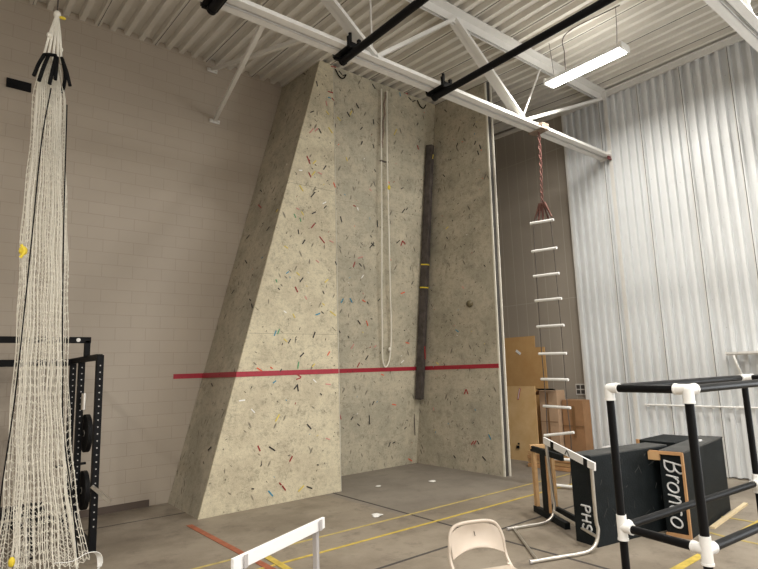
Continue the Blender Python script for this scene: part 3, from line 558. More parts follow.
# ================================================================ ROOF STEEL
def joist(Yj, label, xs0):
    t = thing('roof_joist', label, 'roof joist', (xs0, Yj, 5.45), 'white steel roof joists')
    m = MB(); X0, X1 = XL+.05, 9.36
    L = X1-X0; xc = (X0+X1)/2
    for s in (-1, 1):
        m.box((xc, Yj+s*.020, 5.475), (L, .010, .12)); m.box((xc, Yj+s*.068, 5.42), (L, .10, .010))
    m.build('bottom_chord', 'steel_white', t)
    m = MB()
    for s in (-1, 1):
        m.box((xc, Yj+s*.022, 6.595), (L, .012, .13)); m.box((xc, Yj+s*.085, 6.658), (L, .14, .012))
    m.build('top_chord', 'steel_white', t)
    def web(a, b, w_, h_): 
        mm = MB(); 
        if w_ > .05:
            d_ = Vector((0, .035, 0))
            mm.bar(Vector(a)-d_, Vector(b)-d_, .045, h_, (0, 1, 0)); mm.bar(Vector(a)+d_, Vector(b)+d_, .045, h_, (0, 1, 0))
        else: mm.tube([a, b], w_/2, 10)
        mm.build('web_member', 'steel_white', t)
    n = 0; x = 6.88
    web((9.3, Yj, 6.54), (6.95, Yj, 5.50), .08, .07)
    web((7.50, Yj, 6.56), (6.88, Yj, 5.50), .03, .03)
    while x > X0+1.5:
        web((x-.03, Yj, 5.5), (x-1.45, Yj, 6.59), .10, .085)
        web((x-1.45, Yj, 6.59), (x-2.90, Yj, 5.5), .08, .05)
        web((x-2.94, Yj, 5.5), (x-2.94, Yj, 6.63), .025, .03)
        x -= 2.9
    MB().box((9.345, Yj, 5.46), (.03, .22, .16)).build('bearing_plate', 'steel_white', t)
    MB().box((9.345, Yj, 6.59), (.03, .24, .13)).build('bearing_plate', 'steel_white', t)
    MB().box((9.30, Yj-.09, 5.40), (.10, .03, .09)).build('rusty_clip', 'rust', t)
    return t
joist(4.8, 'white steel roof joist running above the front of the climbing wall', 2.0)
joist(1.75, 'white steel roof joist nearest the camera, cut by the top right corner of the photo', 5.0)
def brace(a, b, label, nm='brace'):
    t = thing('roof_brace', label, 'brace', b)
    MB().bar(a, b, .05, .05, (0, 0, 1)).build('brace_rod', 'steel_white', t)
    bb = Vector(b); MB().box((bb.x, bb.y+.01, bb.z-.02), (.17, .02, .06), None, .004).build('wall_plate', 'steel_white', t)
    for dx in (-.06, .06): MB().cyl((bb.x+dx, bb.y, bb.z-.02), (bb.x+dx, bb.y-.03, bb.z-.02), .02, 6).build('anchor_bolt', 'steel_white', t)
brace((2.55, 4.92, 5.45), (3.42, 8.29, 5.90), 'pale diagonal steel brace, fixed lowest on the back wall')
brace((3.05, 4.92, 5.46), (3.37, 8.29, 6.78), 'pale diagonal steel brace meeting the wall just under the ceiling')

for X_, lab in ((3.56, 'black ceiling pipe clamped to the joist, left one of the two long pipes'), (5.07, 'black ceiling pipe clamped to the joist, the long pipe nearer the lamp'), (1.97, 'black ceiling pipe whose clamp shows at the top edge left of the braces')):
    t = thing('ceiling_pipe', lab, 'pipe', (X_, 4.8, 5.34), 'black pipes under the joist')
    MB().cyl((X_, 4.86, 5.352), (X_, -3.0, 5.352), .044, 20).build('pipe', 'black', t, True)
    m = MB()
    for dy in (-.145, .145):
        m.box((X_, 4.8+dy, 5.42), (.16, .04, .08), None, .01); m.box((X_-.07, 4.8+dy, 5.47), (.035, .04, .11)); m.box((X_+.07, 4.8+dy, 5.47), (.035, .04, .11))
    m.box((X_, 4.8, 5.405), (.18, .32, .015)).cyl((X_-.05, 4.66, 5.46), (X_-.05, 4.66, 5.57), .02)
    m.build('clamp', 'black', t)
    MB().cyl((X_, 4.86, 5.352), (X_, 4.90, 5.352), .052).build('end_cap', 'black', t, True)

# ================================================================ LAMPS
def lamp(X_, Y_, label):
    t = thing('ceiling_lamp', label, 'lamp', (X_, Y_, 6.0), 'linear ceiling lamps')
    m = MB(); m.prism([(X_-.11, Y_-.61, 6.0), (X_+.11, Y_-.61, 6.0), (X_+.09, Y_-.61, 6.06), (X_+.04, Y_-.61, 6.085), (X_-.04, Y_-.61, 6.085), (X_-.09, Y_-.61, 6.06)], (0, 1.22, 0))
    m.build('housing', 'white', t)
    MB().box((X_, Y_, 5.985), (.19, 1.16, .022), None, .006).build('diffuser', 'tube', t)
    for s in (-1, 1):
        MB().box((X_, Y_+s*.605, 6.03), (.235, .03, .10), None, .008).build('end_cap', 'white', t)
        MB().tube([(X_, Y_+s*.5, 6.08), (X_+.01, Y_+s*.52, 6.35), (X_, Y_+s*.54, 6.68)], .005, 6).build('hanger', 'rope_grey', t)
    MB().tube(bez([(X_, Y_+.3, 6.08), (X_+.04, Y_+.32, 6.4), (X_-.05, Y_+.2, 6.645), (X_, Y_-.6, 6.66)], 6), .008, 6).build('power_cable', 'rope_grey', t)
    l = bpy.data.lights.new('lamp_light', 'AREA'); l.shape = 'RECTANGLE'; l.size = .16; l.size_y = 1.18; l.energy = LAMP_POWER; l.color = (1, .955, .88)
    lo = bpy.data.objects.new('lamp_light', l); COL.objects.link(lo); lo.location = (X_, Y_, 5.965); lo.parent = t; lo.matrix_parent_inverse = parent_matrix(t).inverted()
    l = bpy.data.lights.new('lamp_uplight', 'AREA'); l.shape = 'RECTANGLE'; l.size = .10; l.size_y = 1.1; l.energy = UP_POWER; l.color = (1, .965, .90)
    lo = bpy.data.objects.new('lamp_uplight', l); COL.objects.link(lo); lo.location = (X_, Y_, 6.10); lo.rotation_euler = (math.pi, 0, 0); lo.parent = t; lo.matrix_parent_inverse = parent_matrix(t).inverted()
labs = ['long white linear lamp hanging lit below the ceiling deck'] + ['white linear ceiling lamp outside the frame of the photo']*9
for (X_, Y_), lb in zip(LAMP_SPOTS, labs): lamp(X_, Y_, lb)

# ================================================================ BACK WALL THINGS
tag(MB().box((.715, 8.30, 5.665), (.28, .03, .12)).build('wall_plate', 'black_matte'), 'small black plate high on the back wall behind the cargo net', 'plate')
v = thing('wall_vent', 'small square grille low on the tan block wall beside the cardboard boxes', 'vent', (9.49, 5.79, 1.28))
MB().box((9.49, 5.79, 1.28), (.012, .2, .2)).build('vent_frame', 'clad_trim', v)
for dy in (-.045, .045):
    for dz in (-.045, .045): MB().box((9.482, 5.79+dy, 1.28+dz), (.006, .07, .07)).build('vent_hole', 'joint_and_shade', v)

# shelf bracket and conduit on the white cladding
s_ = thing('wall_shelf', 'narrow whitish shelf rail with a curved bracket on the white ribbed wall', 'shelf', (9.2, 2.7, 1.82))
MB().box((9.27, 2.55, 1.835), (.17, 1.3, .03)).box((9.27, 2.55, 1.81), (.13, 1.28, .02)).build('shelf_board', 'clad_trim', s_)
MB().tube(bez([(9.20, 3.10, 1.80), (9.21, 3.07, 1.66), (9.33, 3.06, 1.50)], 6), .018, 8).build('bracket', 'white', s_, True)
MB().box((9.22, 2.4, 1.82), (.04, .35, .05)).build('hinge', 'ply_dark', s_)
c_ = thing('wall_conduit', 'thin white conduit running level along the ribbed wall behind the pipe frame', 'conduit', (9.34, 3.0, 1.04))
MB().cyl((9.345, 4.55, 1.045), (9.345, 0, 1.03), .014, 10).build('conduit_tube', 'white', c_, True)
m = MB()
for k in range(14): m.box((9.35, 4.5-.33*k, 1.035), (.03, .03, .05))
m.build('conduit_clip', 'clad_trim', c_)

# ================================================================ CARGO NET
net = thing('cargo_net', 'white knotted cargo net gathered at the top and hanging to the floor', 'net', (.85, 6.1, 0))
ZS = [(5.50, .812, .012), (4.95, .775, .09), (4.60, .785, .15), (4.0, .80, .165), (3.5, .806, .195), (3.0, .818, .215), (2.5, .835, .22), (1.6, .855, .245), (1.1, .88, .275), (.7, .91, .30), (.4, .935, .34), (.15, .95, .38), (.02, .95, .42)]
def nz(z):
    for (z1, x1, r1), (z0, x0, r0) in zip(ZS, ZS[1:]):
        if z >= z0: t = (z-z0)/(z1-z0); return x0+(x1-x0)*t, r0+(r1-r0)*t
    return ZS[-1][1:]
def netpt(th, z, layer=0):
    xc, r = nz(z)
    fold = .82+.15*math.sin(5*th+.25*z+layer*1.7)+.06*math.sin(11*th-.5*z+layer)
    if layer: fold *= .66
    sw = .025*math.sin(9*z+th*3)*min(1, r*3)
    return Vector((xc+r*fold*math.cos(th)+sw*.3, 6.08+r*.85*fold*math.sin(th), z+.010*math.sin(th*9+z*5)))
def netlayer(name, layer, ns, dz, rad, nseg):
    m = MB(); zs = [4.95-dz*k for k in range(int(4.9/dz)+1)]
    for k in range(ns):
        th = 2*math.pi*k/ns
        m.tube([netpt(th+.015*math.sin(z*4+k), z, layer) for z in zs], rad, 4, False)
    for i, z in enumerate(zs[1:]):
        m.tube([netpt(2*math.pi*j/nseg, z+(.012 if j % 2 else -.012), layer) for j in range(nseg)], rad*.9, 4, False, True)
    return m.build(name, 'net', net)
netlayer('net_mesh', 0, 46, .075, .0031, 110)
netlayer('net_inner_fold', 1, 24, .085, .0030, 72)
m = MB()
for dx, zt, kx in ((-.085, 4.93, 0), (-.045, 4.95, 1), (0, 4.95, 2), (.04, 4.95, 3), (.075, 4.95, 4)):
    m.tube(bez([(.812, 6.1, 5.52), (.80+dx*.55, 6.05, 5.25), (.785+dx, 6.0, 4.93)], 6), .012, 6)
m.ball((.75, 6.03, 5.21), .03).ball((.85, 6.05, 5.10), .028).ball((.812, 6.1, 5.50), .035, (1, 1, 1.3)).build('hanging_rope', 'rope_w', net, True)
MB().tube([(.812, 6.1, 5.52), (.812, 6.1, 6.89)], .008, 6).build('ceiling_cord', 'rope_grey', net)
MB().ball((.86, 6.08, 5.47), .02, (1.6, 1, .8)).build('yellow_tie', 'yellow_tag', net)
for pts_ in ([(.70, 5.93, 4.93), (.655, 5.90, 4.80), (.62, 5.88, 4.66)], [(.70, 5.93, 4.93), (.74, 5.9, 4.93), (.80, 5.92, 4.95)], [(.735, 5.93, 4.93), (.69, 5.86, 4.75), (.66, 5.84, 4.60)], [(.80, 5.93, 4.94), (.77, 5.86, 4.76), (.75, 5.85, 4.60)], [(.81, 5.93, 4.94), (.80, 5.86, 4.78), (.795, 5.85, 4.66)], [(.85, 5.93, 4.95), (.89, 5.88, 4.80), (.93, 5.88, 4.65)], [(.86, 5.95, 4.95), (.90, 6.0, 4.8), (.90, 6.1, 4.66)]):
    MB().tube(bez(pts_, 5), .017, 8).build('black_wrap', 'black_rope', net, True)
for pts_ in ([(.775, 5.93, 4.6), (.72, 5.90, 4.03), (.69, 5.88, 3.15), (.667, 5.86, 2.47), (.63, 5.84, 1.57), (.575, 5.80, .83), (.55, 5.72, .1)], [(.93, 6.0, 4.5), (.96, 5.95, 3.0), (1.02, 5.92, 1.5), (1.06, 5.88, 1.1), (1.12, 5.84, .7), (1.18, 5.80, .2)]):
    MB().tube(bez(pts_, 6), .0065, 6).build('border_rope', 'black_rope', net, True)
m = MB(); m.ball((.62, 5.82, 2.93), .035, (1, .7, 1.3)).tube([(.60, 5.80, 2.98), (.63, 5.79, 2.92), (.60, 5.80, 2.86)], .014, 6).build('yellow_tag', 'yellow_tag', net, True)
MB().ball((.66, 5.62, .32), .032, (.8, .7, 1.3)).build('yellow_tag', 'yellow_tag', net, True)
# strap lying over the foot of the net
m = MB(); sp2 = bez([(.95, 5.52, .27), (1.08, 5.50, .26), (1.19, 5.50, .30), (1.28, 5.52, .27), (1.30, 5.54, .16), (1.22, 5.52, .06), (1.08, 5.48, .012)], 5)
for a, b in zip(sp2, sp2[1:]): m.bar(a, b+(b-a)*.15, .045, .005, (0, .3, 1))
tag(m.build('webbing_strap', 'white'), 'white webbing strap looped over the foot of the cargo net', 'strap')

# black padded bench behind the net
bn = thing('weight_bench', 'low black padded bench half hidden behind the foot of the cargo net', 'bench', (.55, 6.95, 0))
MB().box((.62, 6.95, .46), (.9, .3, .08), None, .02).build('pad', 'rubber', bn)
for dx in (-.35, .35): MB().box((.62+dx, 6.95, .21), (.06, .26, .42), None, .005).build('leg', 'black', bn)

# ================================================================ POWER RACK
pr_ = thing('power_rack', 'black steel power rack with punched uprights against the back wall', 'power rack', (.9, 7.35, 0))
for X_ in (1.48, .22):
    for Y_ in (6.65, 7.55, 8.05):
        u = MB().box((X_, Y_, 1.01), (.07, .07, 2.02), None, .004); old = set(u.bm.faces)
        for k in range(24): u.cyl((X_, Y_-.0365, .25+k*.072), (X_, Y_-.034, .25+k*.072), .007, 10)
        for f in u.bm.faces:
            if f not in old: f.material_index = 1
        u.build('upright', ['black', 'alu'], pr_)
    MB().box((X_, 7.35, 2.0), (.065, 1.36, .065), None, .004).build('side_beam', 'black', pr_)
    MB().box((X_, 7.35, .05), (.065, 1.36, .065), None, .004).build('floor_beam', 'black', pr_)
    MB().box((X_-.02, 7.2, 2.11), (.06, .06, .2), None, .004).build('bar_riser', 'black', pr_)
MB().box((.85, 8.05, 1.985), (1.2, .06, .085), None, .004).build('rear_crossbar', 'black', pr_)
MB().box((.85, 8.05, .10), (1.2, .06, .085), None, .004).build('rear_crossbar', 'black', pr_)
tb = MB().box((.845, 7.2, 2.215), (1.30, .06, .07), None, .004).build('top_crossbar', 'black', pr_)
MB().cyl((1.36, 7.170, 2.215), (1.36, 7.166, 2.215), .022, 20).build('badge', 'white', tb)
MB().bar((1.445, 6.60, .66), (1.60, 6.48, .50), .03, .03).build('safety_arm', 'galv', pr_)
MB().cyl((1.16, 7.0, .85), (1.46, 7.0, .85), .014, 12).build('cross_pin', 'black', pr_)
for i, (z, lab) in enumerate(((1.13, 'black weight plate stored on the power rack, the upper one'), (.48, 'black weight plate stored on the power rack, the lower one'))):
    t = thing('weight_plate', lab, 'weight plate', (1.40, 7.55, z), 'weight plates on the rack')
    MB().cyl((1.53, 7.50, z), (1.58, 7.50, z), .22, 40).build('plate_disc', 'rubber', t, True)
    MB().cyl((1.525, 7.50, z), (1.585, 7.50, z), .04, 20).build('hub', 'galv', t, True)
    MB().cyl((1.517, 7.50, z), (1.62, 7.50, z), .024, 12).build('storage_peg', 'black', t, True)
tag(MB().cyl((1.50, 7.44, 1.41), (1.50, 7.44, 1.60), .028, 16).build('bar_sleeve', 'galv', None, True), 'short grey metal sleeve clipped upright on the power rack above the upper plate', 'sleeve')

# ================================================================ ROPE LADDER
lad = thing('rope_ladder', 'white-runged rope ladder hanging from the roof joist near the white wall', 'ladder', (7.2, 4.8, 0))
Rz = [3.924, 3.483, 3.095, 2.718, 2.323, 1.914, 1.537, 1.142, .758]
L1 = []; L2 = []
for i, z in enumerate(Rz):
    ang = R([14, 11, 9, 6, 4, 3, 0, -2, 10][i]); tilt = [.0, .0, .0, 0, 0, 0, 0, 0, -.04][i]
    dx = math.sin(ang)*.16; hl = .2285*[.80, .88, .91, .95, .98, 1, 1, 1, 1][i]; a = Vector((7.2-dx, 4.806+hl, z+tilt+.006)); b = Vector((7.2+dx, 4.806-hl, z-tilt-.006))
    q = (b-a).normalized()
    MB().cyl(a-q*.0, b, .021, 14).build('rung', 'white', lad, True)
    L1.append(a+q*.05); L2.append(b-q*.05)
for z, ya, yb, xa in ((.40, 5.02, 4.66, 7.2), (.05, 5.02, 4.66, 7.1)):
    MB().cyl((xa, ya, z), (xa+.12, yb, z-.01), .021, 14).build('rung', 'white', lad, True)
    L1.append(Vector((xa+.01, ya-.04, z))); L2.append(Vector((xa+.11, yb+.04, z)))
for Lx, ty in ((L1, 4.83), (L2, 4.74)):
    MB().tube([Vector((7.22, ty, 4.12))]+Lx, .0075, 6).build('side_rope', 'rope_grey', lad)
def twisted(pts_, r, off, nm):
    P = bez(pts_, 12)
    for ph in (0, math.pi):
        MB().tube([p_+Vector((math.cos(k*.9+ph)*off, math.sin(k*.9+ph)*off, 0)) for k, p_ in enumerate(P)], r, 6).build(nm, 'rope_red', lad, True)
twisted([(7.30, 4.80, 5.40), (7.27, 4.79, 4.9), (7.24, 4.79, 4.5), (7.22, 4.79, 4.18)], .010, .017, 'hanging_rope')
m = MB()
for (x1, y1, z1) in ((7.20, 4.93, 3.98), (7.21, 4.87, 3.95), (7.23, 4.80, 3.93), (7.25, 4.72, 3.96), (7.25, 4.66, 3.98)):
    m.tube([(7.22, 4.79+(y1-4.79)*.3, 4.22), (x1, y1, z1)], [.022, .012], 8)
m.build('rope_tails', 'rope_red', lad, True)
m = MB()
for k in range(5):
    xx = 7.22+.035*k
    m.tube([(xx, 4.665, 5.405), (xx+.02, 4.675, 5.50), (xx+.03, 4.925, 5.50), (xx+.01, 4.935, 5.405), (xx, 4.8, 5.395)], .012, 8, True, True)
m.ball((7.29, 4.665, 5.40), .032, (1.3, 1, .8)).build('chord_wrap', 'rope_beige', lad, True)

# ================================================================ BY THE TAN WALL
ps = thing('plywood_sheet', 'tall orange-brown plywood sheet leaning on the tan wall beside the climbing wall', 'plywood', (9.1, 6.8, 0))
MB().prism([(9.28, 6.34, 0), (9.28, 7.4, 0), (9.40, 7.4, 2.33), (9.40, 6.66, 2.33), (9.39, 6.66, 2.10), (9.39, 6.44, 2.10)], (.018, 0, 0)).build('sheet', 'ply_or', ps)
MB().box((9.370, 7.05, 2.02), (.006, .13, .05), Matrix.Rotation(R(35), 3, 'X')).build('white_label', 'foam', ps)
ps2 = thing('plywood_sheet', 'paler plywood sheet standing in front of the taller orange-brown one', 'plywood', (8.8, 6.7, 0))
MB().prism([(8.80, 6.32, 0), (8.80, 7.2, 0), (8.90, 7.2, 1.36), (8.90, 6.38, 1.36)], (.018, 0, 0)).build('sheet', 'ply', ps2)
MB().box((8.875, 6.73, 1.22), (.006, .035, .22), Matrix.Rotation(R(16), 3, 'X')).build('red_white_sticker', 't_r', ps2)
MB().box((8.871, 6.73, 1.22), (.006, .012, .20), Matrix.Rotation(R(16), 3, 'X')).build('sticker_stripe', 'foam', ps2)
MB().box((8.80, 6.78, .24), (.008, .07, .05)).box((8.80, 6.76, .30), (.008, .04, .03)).build('black_stamp', 'black_matte', ps2)
def carton(name, c, s, m, label, rz=0, parts=()):
    t = thing(name, label, 'box', (c[0], c[1], 0), None, rz)
    Rm = Matrix.Rotation(rz, 3, 'Z'); C = Vector(c)
    MB().box(c, s, Rm, .008).build('carton_body', m, t)
    for nm, off, sz, mm in parts: MB().box(C+Rm @ Vector(off), sz, Rm).build(nm, mm, t)
    return t
carton('cardboard_box', (9.12, 6.17, .64), (.26, .38, 1.28), 'card', 'tall pale cardboard box with open dark flaps beside the plywood', 0, (('parcel_tape', (-.153, .0, .1), (.004, .03, 1.0), 'tapebrown'), ('seam_band', (-.152, 0, .08), (.003, .38, .012), 'tapebrown')))
bx = [o for o in bpy.data.objects if o.name.startswith('cardboard_box')][-1]
MB().prism([(8.98, 6.36, 1.28), (8.98, 6.50, 1.19), (9.22, 6.50, 1.19), (9.22, 6.36, 1.28)], (0, 0, .01)).build('flap', 'card2', bx)
MB().prism([(8.98, 5.99, 1.285), (8.90, 5.99, 1.31), (8.90, 6.35, 1.31), (8.98, 6.35, 1.285)], (0, 0, .01)).build('flap', 'black_matte', bx)
carton('cardboard_box', (9.20, 5.74, .555), (.24, .42, 1.11), 'card2', 'brown cardboard box with a dark tape strip between the pale box and the white wall', 0, (('parcel_tape', (-.133, -.02, .18), (.004, .06, .55), 'tapebrown'), ('seam_band', (-.132, 0, .1), (.003, .42, .02), 'tapebrown')))
t = thing('wooden_pallet', 'low stack of orange wooden boards in front of the cardboard boxes', 'boards', (8.5, 5.75, 0))
for k in range(4): MB().box((8.50+.02*(k % 2), 5.75, .035+.07*k), (.36, .95, .06), None, .004).build('board', 'pine' if k % 2 else 'ply_dark', t)
t = thing('foam_block', 'low white foam block on the floor against the white ribbed wall', 'foam block', (9.2, 4.7, 0))
MB().box((9.2, 4.85, .17), (.22, .8, .34), None, .015).build('block', 'foam', t)
MB().box((9.2, 4.45, .38), (.2, .4, .08), None, .015).build('upper_slab', 'foam', t)

# ================================================================ BLACK PLYWOOD BOXES
def orient(o, ang): return Matrix.Rotation(ang, 3, 'Z'), Vector(o)
def ubox(mb, O, Rm, lo, hi, bev=0):
    lo = Vector(lo); hi = Vector(hi); mb.box(O+Rm @ ((lo+hi)/2), hi-lo, Rm, bev); return mb
def strokes(lines, O, ux, uy, n, s, r, name, parent, m='spray'):
    mb = MB()
    for ln in lines:
        P = [O+ux*(u*s)+uy*(v*s)+n*.003 for u, v in ln]
        P = bez(P, 4) if len(P) > 2 else P
        mb.tube(P, r, 6)
    return mb.build(name, m, parent, True)
def arc(cx, cy, r, a0, a1, n=9): return [(cx+r*math.cos(R(a0+(a1-a0)*k/n)), cy+r*1.15*math.sin(R(a0+(a1-a0)*k/n))) for k in range(n+1)]
aA = math.atan2(-.19, .982); RA, OA = orient((5.155, 3.106, 0), aA)
t = thing('wooden_box', 'big black painted plywood box with white PHS lettering on its narrow end', 'box', OA)
b_ = MB(); ubox(b_, OA, RA, (0, 0, 0), (1.19, .27, .845), .006); b_.build('box_body', 'black_ply', t)
b_ = MB(); ubox(b_, OA, RA, (.005, .005, .845), (1.185, .265, .856)); b_.build('worn_top', 'black_top', t)
nx = RA @ Vector((-1, 0, 0)); ry = RA @ Vector((0, -1, 0)); dn = Vector((0, 0, -1))
P_ = [[(0, 0), (0, 1)], [(0, 1), (.35, .98), (.52, .78), (.35, .55), (0, .5)]]
H_ = [[(.8, 0), (.8, 1)], [(1.35, 0), (1.35, 1)], [(.8, .5), (1.35, .5)]]
S_ = [[(2.15, .85), (1.95, 1), (1.7, .9), (1.68, .65), (1.95, .5), (2.18, .35), (2.12, .08), (1.85, 0), (1.62, .14)]]
Op = OA+RA @ Vector((0, .165, .365))
strokes(P_+H_+S_, Op, dn, ry, nx, .108, .009, 'lettering', t)
strokes([[(u+.06, v-.08) for u, v in l] for l in P_+H_+S_], Op-nx*.002, dn, ry, nx, .108, .004, 'lettering_shadow', t, 'galv')
rr = random.Random(5); b_ = MB()
for k in range(26):
    u = rr.uniform(.1, 1.1); z = rr.uniform(.12, .78); an = rr.uniform(.4, 2.4); L = rr.uniform(.03, .1)
    a = OA+RA @ Vector((u, -.002, z)); b = OA+RA @ Vector((u+L*math.cos(an), -.002, z+L*math.sin(an))); b_.bar(a, b, .002, .003, (0, 1, 0))
b_.build('scratches', 'black_top', t)

aB = math.atan2(.103, .995); RB, OB = orient((6.01, 2.60, 0), aB)
t = thing('wooden_box', 'black plywood box with Bronco sprayed in white on its wood-edged end', 'box', OB)
D_, H2, W_ = .235, .83, 1.47
b_ = MB(); ubox(b_, OB, RB, (.03, 0, 0), (W_, .012, H2)); ubox(b_, OB, RB, (.03, D_-.012, 0), (W_, D_, H2)); ubox(b_, OB, RB, (.03, .012, 0), (W_, D_-.012, .012)); ubox(b_, OB, RB, (W_-.015, .012, .012), (W_, D_-.012, H2-.012)); b_.build('box_body', 'black_ply', t)
b_ = MB(); ubox(b_, OB, RB, (.02, -.004, H2-.012), (W_+.004, D_+.004, H2+.006)); b_.build('worn_top', 'black_top', t)
b_ = MB(); ubox(b_, OB, RB, (.035, .014, .03), (.05, D_-.014, H2-.03)); b_.build('recessed_end', 'black_ply', t)
b_ = MB(); ubox(b_, OB, RB, (0, -.002, 0), (.03, .02, H2)); ubox(b_, OB, RB, (0, .02, H2-.03), (.03, D_+.09, H2+.002)); ubox(b_, OB, RB, (0, .02, 0), (.03, D_, .03)); b_.build('wood_rim', 'ply_dark', t)
b_ = MB(); ubox(b_, OB, RB, (-.005, D_-.01, H2-.09), (.06, D_+.10, H2-.01)); b_.build('corner_block', 'pine', t)
nx = RB @ Vector((-1, 0, 0)); ry = RB @ Vector((0, -1, 0))
Bc = [[(0, 0), (0, 1)], [(-.05, 1), (.35, 1.0), (.5, .78), (.3, .55), (0, .5)], [(0, .5), (.42, .48), (.55, .22), (.35, 0), (-.05, 0)]]
rc_ = [[(.78, .7), (.82, .02)], [(.82, .42), (.95, .66), (1.12, .62)]]
o1 = [arc(1.45, .34, .26, 80, 440)]; n_ = [[(1.90, .68), (1.94, .02)], [(1.94, .42), (2.12, .68), (2.28, .5), (2.34, .02)]]
c_s = [arc(2.80, .34, .27, 60, 310)]; o2 = [arc(3.42, .34, .27, 80, 440)]
Op = OB+RB @ Vector((.035, .19, .735))
strokes([[(u+.22*v, v) for u, v in l] for l in Bc+rc_+o1+n_+c_s+o2], Op, dn, ry, nx, .172, .009, 'lettering', t)
b_ = MB(); ubox(b_, OB, RB, (.9, .08, H2+.006), (.98, .14, H2+.02)); b_.build('white_scrap', 'foam', t)

aC = math.atan2(-.70, -.12)
t = thing('wooden_box', 'black plywood box with a pale wooden end, mostly hidden behind the two lettered boxes', 'box', (7.0, 3.55, 0))
MB().box((7.35, 3.32, .395), (.72, .46, .79), None, .006).build('box_body', 'black_ply', t)
MB().box((6.975, 3.535, .4), (.03, .03, .80)).build('wood_edge', 'ply_dark', t)

# open black and pine frame by the hurdle
P0 = Vector((5.88, 4.33, 0)); P1 = Vector((5.48, 3.65, 0)); e_ = (P1-P0).normalized(); Lf = (P1-P0).length
aD = math.atan2(e_.y, e_.x); RD, OD = orient(P0, aD)   # local x towards the box, local -y... depth
sd = -1 if (RD @ Vector((0, 1, 0))).dot(Vector((.866, -.5, 0))) < 0 else 1
t = thing('wooden_stand', 'open black and bare pine wooden stand placed behind the fallen hurdle', 'frame', P0)
def fb(name, m, lo, hi):
    b_ = MB(); lo = list(lo); hi = list(hi); lo[1] *= sd; hi[1] *= sd
    if lo[1] > hi[1]: lo[1], hi[1] = hi[1], lo[1]
    ubox(b_, OD, RD, lo, hi, .003); return b_.build(name, m, t)
fb('post', 'pine', (-.03, 0, .05), (.045, .04, .74)); fb('post', 'pine', (.065, .20, .05), (.11, .24, .76))
bp_ = fb('post', 'black_ply', (.22, 0, .07), (.37, .03, .74)); fb('post_edge', 'ply_dark', (.37, 0, .07), (.39, .03, .74))
fb('bottom_rail', 'black_ply', (-.02, -.02, 0), (Lf, .04, .07)); fb('bottom_rail', 'black_ply', (-.02, .20, 0), (Lf, .24, .07))
fb('top_rail', 'black_ply', (-.02, -.01, .71), (Lf, .03, .775)); fb('top_rail', 'black_ply', (-.02, .20, .71), (Lf, .24, .775))
fb('top_edge', 'pine', (-.03, -.02, .74), (.02, .24, .785))

# loose stick
tag(MB().bar((6.53, 2.604, .012), (7.86, 2.718, .012), .045, .022).build('wooden_stick', 'pine_pale'), 'pale loose wooden stick on the floor beside the black box with a sprayed name', 'stick')

# ================================================================ HURDLES
hd = thing('hurdle', 'fallen-open galvanised steel hurdle with a white and black striped top board', 'hurdle', (5.2, 3.4, 0))
for foot, bend, top, nm in (((5.013, 4.067), (5.60, 3.88), .90, 0), ((4.335, 3.284), (5.03, 3.03), .78, 1)):
    f_ = Vector((*foot, .02)); b2 = Vector((*bend, .02)); dr = (b2-f_).normalized()
    tp = Vector((bend[0], bend[1], top+.02))
    tp += Vector((-.13, -.05, 0)) if nm == 0 else Vector((-.03, -.02, 0))
    pts_ = [f_, f_+dr*.3, b2-dr*.22, b2-dr*.10+Vector((0, 0, .015)), b2-dr*.02+Vector((0, 0, .07)), b2+dr*.015+Vector((0, 0, .18)), b2+Vector((0, 0, .3)), tp]
    MB().tube(bez(pts_, 5), .017, 12).build('side_tube', 'galv', hd, True)
    MB().cyl(f_-dr*.012, f_+dr*.01, .0185, 14).build('end_plug', 'alu', hd, True)
a = Vector((5.013, 4.067, .02)); b = Vector((4.335, 3.284, .02)); u1 = Vector((.07, -.02, 0))
MB().cyl(a+u1, b+u1, .013, 12).build('cross_tube', 'galv', hd, True)
MB().cyl((5.59, 3.88, .13), (5.03, 3.03, .14), .015, 12).build('cross_tube', 'galv', hd, True)
ta = Vector((5.455, 3.815, .91)); tb_ = Vector((4.975, 2.985, .80)); q = (tb_-ta).normalized(); nn = Vector((-.766, .643, 0))*-1
nn = Vector((-.78, -.62, 0)); nn = (nn-q*nn.dot(q)).normalized()
bd = MB().bar(ta-q*.05, tb_+q*.05, .02, .075, (0, 0, 1), .004).build('top_board', 'foam', hd)
fo = q.cross(Vector((0, 0, 1))).normalized()
if fo.dot(Vector((-1, -1, 0))) < 0: fo = -fo
for s0, s1 in ((.13, .20), (.82, .89)):
    MB().bar(ta+q*s0+fo*.011, ta+q*s1+fo*.011, .003, .07, (0, 0, 1)).build('black_band', 'black_matte', bd)
c0 = ta+q*.50+fo*.0125; MB().tube([c0-q*.045-Vector((0, 0, .025)), c0+Vector((0, 0, .025)), c0+q*.045-Vector((0, 0, .025))], .005, 6).build('black_chevron', 'black_matte', bd)

